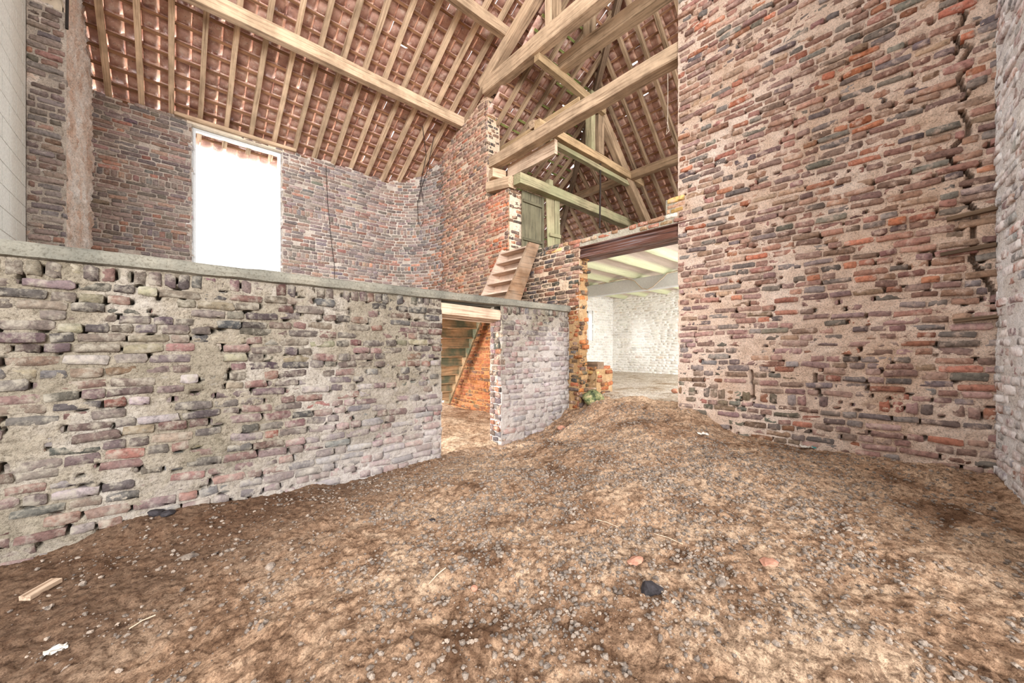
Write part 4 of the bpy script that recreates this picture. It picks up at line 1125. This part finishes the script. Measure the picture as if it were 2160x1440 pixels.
tag(grid_floor('floor', 0.15, 5.62, -3.4, 2.92, 0.05, lambda x, y: 0.585 - 0.25 * np.clip((0.45 - x) / 0.3, 0, 1) + 0.03 * fbm(x * 2, y * 2, 4, 31) - 0.01 * np.clip(x - 4, 0, 2), M['earth_pale']), 'pale dusty floor of the whitewashed room beyond the opening', 'floor', kind='structure')
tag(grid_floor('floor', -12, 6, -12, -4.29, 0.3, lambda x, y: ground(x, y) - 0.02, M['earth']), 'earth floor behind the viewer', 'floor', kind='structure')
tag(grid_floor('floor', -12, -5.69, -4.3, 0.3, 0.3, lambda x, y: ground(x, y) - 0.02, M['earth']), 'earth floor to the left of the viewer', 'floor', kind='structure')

# ------------------------------------------------------------------ clods and loose things on the floor
ICO = None
def ico():
    b = bmesh.new(); bmesh.ops.create_icosphere(b, subdivisions=1, radius=1.0)
    v = np.array([x.co[:] for x in b.verts]); b.faces.ensure_lookup_table(); f = np.array([[q.index for q in p.verts] for p in b.faces]); b.free()
    return v, f
IV, IF = ico()
def lump(seed, sx=1, sy=1, sz=0.7, rough=0.18):
    rg = np.random.default_rng(seed); V = IV * (1 + rg.normal(0, rough, (len(IV), 1))) * np.array([sx, sy, sz]); return V
LV = [lump(600 + k, 1 + 0.3 * R.random(), 0.8 + 0.3 * R.random(), 0.55 + 0.3 * R.random()) for k in range(10)]
LM = []
for V in LV:
    me = mesh_np('clod', V, IF, False); me.materials.append(M['clod']); LM.append(me)
rc = np.random.default_rng(99)
MARKS = [(1374, 1246, 'close to the black jagged lump'), (120, 1376, 'around the whitish torn scrap'), (85, 1250, 'around the pale wood offcut'), (920, 1220, 'beside the short straw on the brown slope'),
         (1280, 1105, 'around the dry twig in the middle of the floor'), (1622, 1190, 'around the flat brownish chip'), (1000, 1244, 'in the cluster beside the tiny red chip'), (1340, 1186, 'beside the pinkish brick chip'),
         (1000, 1400, 'at the lower edge of the view below the clod cluster'), (1500, 1400, 'at the lower edge of the view below the black lump'), (1950, 1330, 'on the pale sandy earth in the lower right corner'), (1900, 1120, 'on the brown earth towards the right brick wall'),
         (1250, 985, 'on top of the sandy mound before the opening'), (572, 1196, 'around the beige angular stone'), (500, 1380, 'on the dark earth at the lower left')]
def clod_label(u, v):
    k = min(range(len(MARKS)), key=lambda i: (MARKS[i][0] - u) ** 2 + 2.5 * (MARKS[i][1] - v) ** 2)
    return 'small grey clod lying loose ' + MARKS[k][2]
def density(x, y):
    u, v, Y = project(np.stack([x, y, ground(x, y)], -1))
    c = np.exp(-(((u - 1300) / 420) ** 2 + ((v - 1170) / 190) ** 2)) + 0.7 * np.exp(-(((u - 1000) / 300) ** 2 + ((v - 1290) / 90) ** 2)) + 0.6 * np.exp(-(((u - 1400) / 300) ** 2 + ((v - 1000) / 70) ** 2))
    c = c + np.clip((u - 250) / 2600, 0.04, 0.18) + np.clip((u + 300) / 3500, 0.1, 0.3) * (fbm(x * 3, y * 3, 3, 51) > 0.12)
    c = c * np.clip(0.55 + 2.2 * fbm(x * 5, y * 5, 3, 52), 0.05, 1.4)
    return np.clip(c, 0, 1.3), u, v, Y
N = 190000
xs = rc.uniform(-5.3, -0.05, N); ys = rc.uniform(-3.95, -0.03, N)
dn, u, v, Y = density(xs, ys)
ok = (rc.random(N) < dn * 0.5) & (Y > 0.9) & (u > -60) & (u < 2220) & (v < 1500) & ~((ys < -3.80 - 0) & (xs > -2)) & (((xs > -2.1) | (ys < -0.05)))
xs, ys, u, v, Y = xs[ok], ys[ok], u[ok], v[ok], Y[ok]
rad = 0.0032 + 0.0105 * rc.random(len(xs)) ** 3.2
zs = ground_fine(xs, ys)
size = np.where((u > 20) & (u < 2140) & (v < 1420) & (v > 880), rad / Y, 0)
order = np.argsort(-size); pick = order[:270]; pk = set(int(i) for i in pick)
mv = []; mf = []; off = 0
for i in range(len(xs)):
    k = int(rc.integers(10)); a = rc.uniform(0, 6.28); ca_, sa_ = math.cos(a), math.sin(a)
    if i in pk:
        o = bpy.data.objects.new('earth_clod', LM[k]); C.objects.link(o)
        o.location = (xs[i], ys[i], zs[i] + rad[i] * 0.25); o.rotation_euler = (rc.uniform(-.4, .4), rc.uniform(-.4, .4), a); o.scale = (rad[i],) * 3
        tag(o, clod_label(u[i], v[i]), 'clod', 'grey clods strewn over the earth floor')
    else:
        V = LV[k] * rad[i]; W_ = np.stack([V[:, 0] * ca_ - V[:, 1] * sa_ + xs[i], V[:, 0] * sa_ + V[:, 1] * ca_ + ys[i], V[:, 2] + zs[i] + rad[i] * 0.25], -1)
        mv.append(W_); mf.append(IF + off); off += len(V)
tag(link('rubble', mesh_np('rubble', np.concatenate(mv), np.concatenate(mf)), M['clod']), 'fine grey rubble and crumbs scattered over the earth floor', 'rubble', kind='stuff')
print('clods', len(xs))

M['coal'] = simple('dark_stone', (52, 48, 50), 0.7, 0, 30, 0.4, 0.004)
M['brickbit'] = simple('brick_bit', (186, 136, 114), 0.9, 0, 30, 0.25, 0.004)
M['paper'] = simple('paper_scrap', (214, 208, 198), 0.8, 0, 30, 0.1)
M['teal'] = simple('teal_print', (40, 150, 150), 0.7)
M['moss'] = None
def moss():
    m = NT('mossy_bundle'); p = m.pos(); n = m.noise(p, 16, 5, 0.7)
    m.color(m.ramp(n, [(0.35, rgba((52, 62, 48))), (0.5, rgba((112, 118, 78))), (0.65, rgba((176, 160, 122)))]))
    m.normal(m.bump(n, 0.02, 0.9)); return m.m
M['moss'] = moss()
def stone(name, x, y, r, mat, label, cat, sx=1, sy=1, sz=.7, seed=1, rz=0, lift=0.3, sub=2, rough=0.22):
    b = bmesh.new(); bmesh.ops.create_icosphere(b, subdivisions=sub, radius=1.0)
    V = np.array([q.co[:] for q in b.verts]); F = np.array([[q.index for q in p.verts] for p in b.faces]); b.free()
    d = 1 + rough * 3 * fbm(V[:, 0] * 1.6 + V[:, 2], V[:, 1] * 1.6 - V[:, 2] * 0.7, 3, seed)
    V = V * d[:, None] * np.array([sx, sy, sz]) * r
    o = link(name, mesh_np(name, V, F, False), mat); o.location = (x, y, float(ground_fine(np.array([x]), np.array([y]))[0]) + r * sz * lift); o.rotation_euler = (0, 0, rz)
    return tag(o, label, cat)
def gpix(u, v):
    D = pix_dir(u, v); t = 0.4
    for k in range(4000):
        t += 0.0025; p = CAM + D * t
        if p[2] <= float(ground(np.array([p[0]]), np.array([p[1]]))[0]): break
    return p[0], p[1]
for (u_, v_, r_, mt, lab, cat, kw) in [
    (328, 1086, .040, 'coal', 'left one of two black stones at the foot of the low wall', 'stone', dict(sx=1.2, sz=.6, seed=2, rough=.35)),
    (355, 1084, .032, 'coal', 'right one of two black stones at the foot of the low wall', 'stone', dict(sx=1.2, sz=.6, seed=3, rough=.35)),
    (1374, 1246, .042, 'coal', 'black jagged lump lying among the grey clods', 'stone', dict(seed=4, sz=.85, rough=.55)),
    (912, 1098, .020, 'coal', 'small black pit stone on the brown earth mound', 'stone', dict(seed=5)),
    (1340, 1186, .028, 'brickbit', 'pinkish brick chip near the middle of the clods', 'brick chip', dict(sx=1.8, sz=.40, seed=6, rough=.4)),
    (1622, 1190, .030, 'brickbit', 'flat brownish chip right of the black lump', 'brick chip', dict(sx=1.9, sz=.3, seed=7, rough=.4)),
    (572, 1196, .026, 'clod', 'beige angular stone on the brown slope', 'stone', dict(seed=8, sz=.9)),
    (396, 1178, .035, 'clod', 'flat pale stone flake below the low wall', 'stone', dict(sx=1.5, sz=.5, seed=9)),
    (1000, 1244, .016, 'brickbit', 'tiny red chip beside the cluster of clods', 'brick chip', dict(seed=12)),
    (1122, 895, .035, 'coal', 'grey stone on the bank beside the low doorway', 'stone', dict(sx=1.5, sz=.5, seed=10)),
    (897, 1133, .018, 'clod', 'pale knobbly stone on the brown slope', 'stone', dict(seed=11)),
    (1520, 1232, .022, 'clod', 'pale upright stone beside the black lump', 'stone', dict(seed=13, sz=1.3))]:
    x_, y_ = gpix(u_, v_); stone(cat.replace(' ', '_'), x_, y_, r_, M[mt], lab, cat, **kw)
o = stone('rag_bundle', 0.12, -0.34, 0.15, M['moss'], 'green mossy bundle lying at the foot of the left jamb', 'bundle', sx=1.1, sy=.9, sz=.75, seed=21, lift=.5, sub=3, rough=.2)
for k, (xx, yy, r_, lb) in enumerate([(1.2, -1.0, 0.05, 'red brick piece lying on the pale room floor'), (-0.55, -0.32, .05, 'pinkish stone at the end of the low wall')]):
    o = stone('brick_piece', xx, yy, r_, M['brickbit'], lb, 'brick piece', sx=1.3, seed=30 + k)
    if xx > 0.5: o.location.z = 0.63
# paper scraps
def scrap(u_, v_, s_, label, rz, seed, teal=False):
    x, y = gpix(u_, v_); rg = np.random.default_rng(seed); n = 6
    G = np.stack(np.meshgrid(np.linspace(-1, 1, n), np.linspace(-.6, .6, n), indexing='ij'), -1).reshape(-1, 2) * s_
    G = G + rg.normal(0, s_ * .08, G.shape); Zc = np.abs(rg.normal(0, s_ * .22, len(G)))
    idx = np.arange(n * n).reshape(n, n); f = np.stack([idx[:-1, :-1], idx[1:, :-1], idx[1:, 1:], idx[:-1, 1:]], -1).reshape(-1, 4)
    V = np.concatenate([np.column_stack([G, Zc]), np.column_stack([G, Zc - 0.0015])]); m = n * n
    me = mesh_np('paper_scrap', V, np.concatenate([f, f[:, ::-1] + m])); me.materials.append(M['paper'])
    o = link('paper_scrap', me)
    if teal:
        me.materials.append(M['teal'])
        for p in me.polygons:
            if p.center.x > s_ * 0.45: p.material_index = 1
    o.location = (x, y, float(ground_fine(np.array([x]), np.array([y]))[0]) + 0.006); o.rotation_euler = (0, 0, rz)
    tag(o, label, 'paper')
scrap(1483, 918, 0.045, 'crumpled white paper scrap on the mound before the right wall', -0.9, 1)
scrap(1703, 946, 0.055, 'pale paper scrap with a teal edge at the foot of the right wall', -0.9, 2, True)
scrap(120, 1376, 0.030, 'whitish torn scrap in the lower left of the earth floor', 0.3, 3)
# short batten offcut at the left
x_, y_ = gpix(85, 1250); zg = float(ground(np.array([x_]), np.array([y_]))[0])
dv = np.array(pix_dir(122, 1232)) ; xa, ya = gpix(52, 1272); xb, yb = gpix(120, 1232)
timber('wood_offcut', (xa, ya, float(ground(np.array([xa]), np.array([ya]))[0]) + .02), (xb, yb, float(ground(np.array([xb]), np.array([yb]))[0]) + .02), 0.05, 0.022, M['wood_pale'], 'short pale wood offcut lying on the earth near the low wall', 'offcut', jit=0.001)
# dry stalks
for k, (ua, va, ub, vb, lab) in enumerate([(272, 1330, 328, 1303, 'thin dry stalk on the earth near the lower left'), (1255, 1098, 1305, 1112, 'short dry twig in the middle of the earth floor'), (1380, 1130, 1440, 1150, 'thin straw among the grey clods'), (905, 1235, 940, 1205, 'short straw on the brown slope')]):
    xa, ya = gpix(ua, va); xb, yb = gpix(ub, vb)
    g1 = float(ground_fine(np.array([xa]), np.array([ya]))[0]); g2 = float(ground_fine(np.array([xb]), np.array([yb]))[0])
    tube('dry_stalk', [(xa, ya, g1 + .008), ((xa + xb) / 2, (ya + yb) / 2, (g1 + g2) / 2 + .014), (xb, yb, g2 + .008)], 0.003, M['wood_pale'], lab, 'stalk', seg=5)
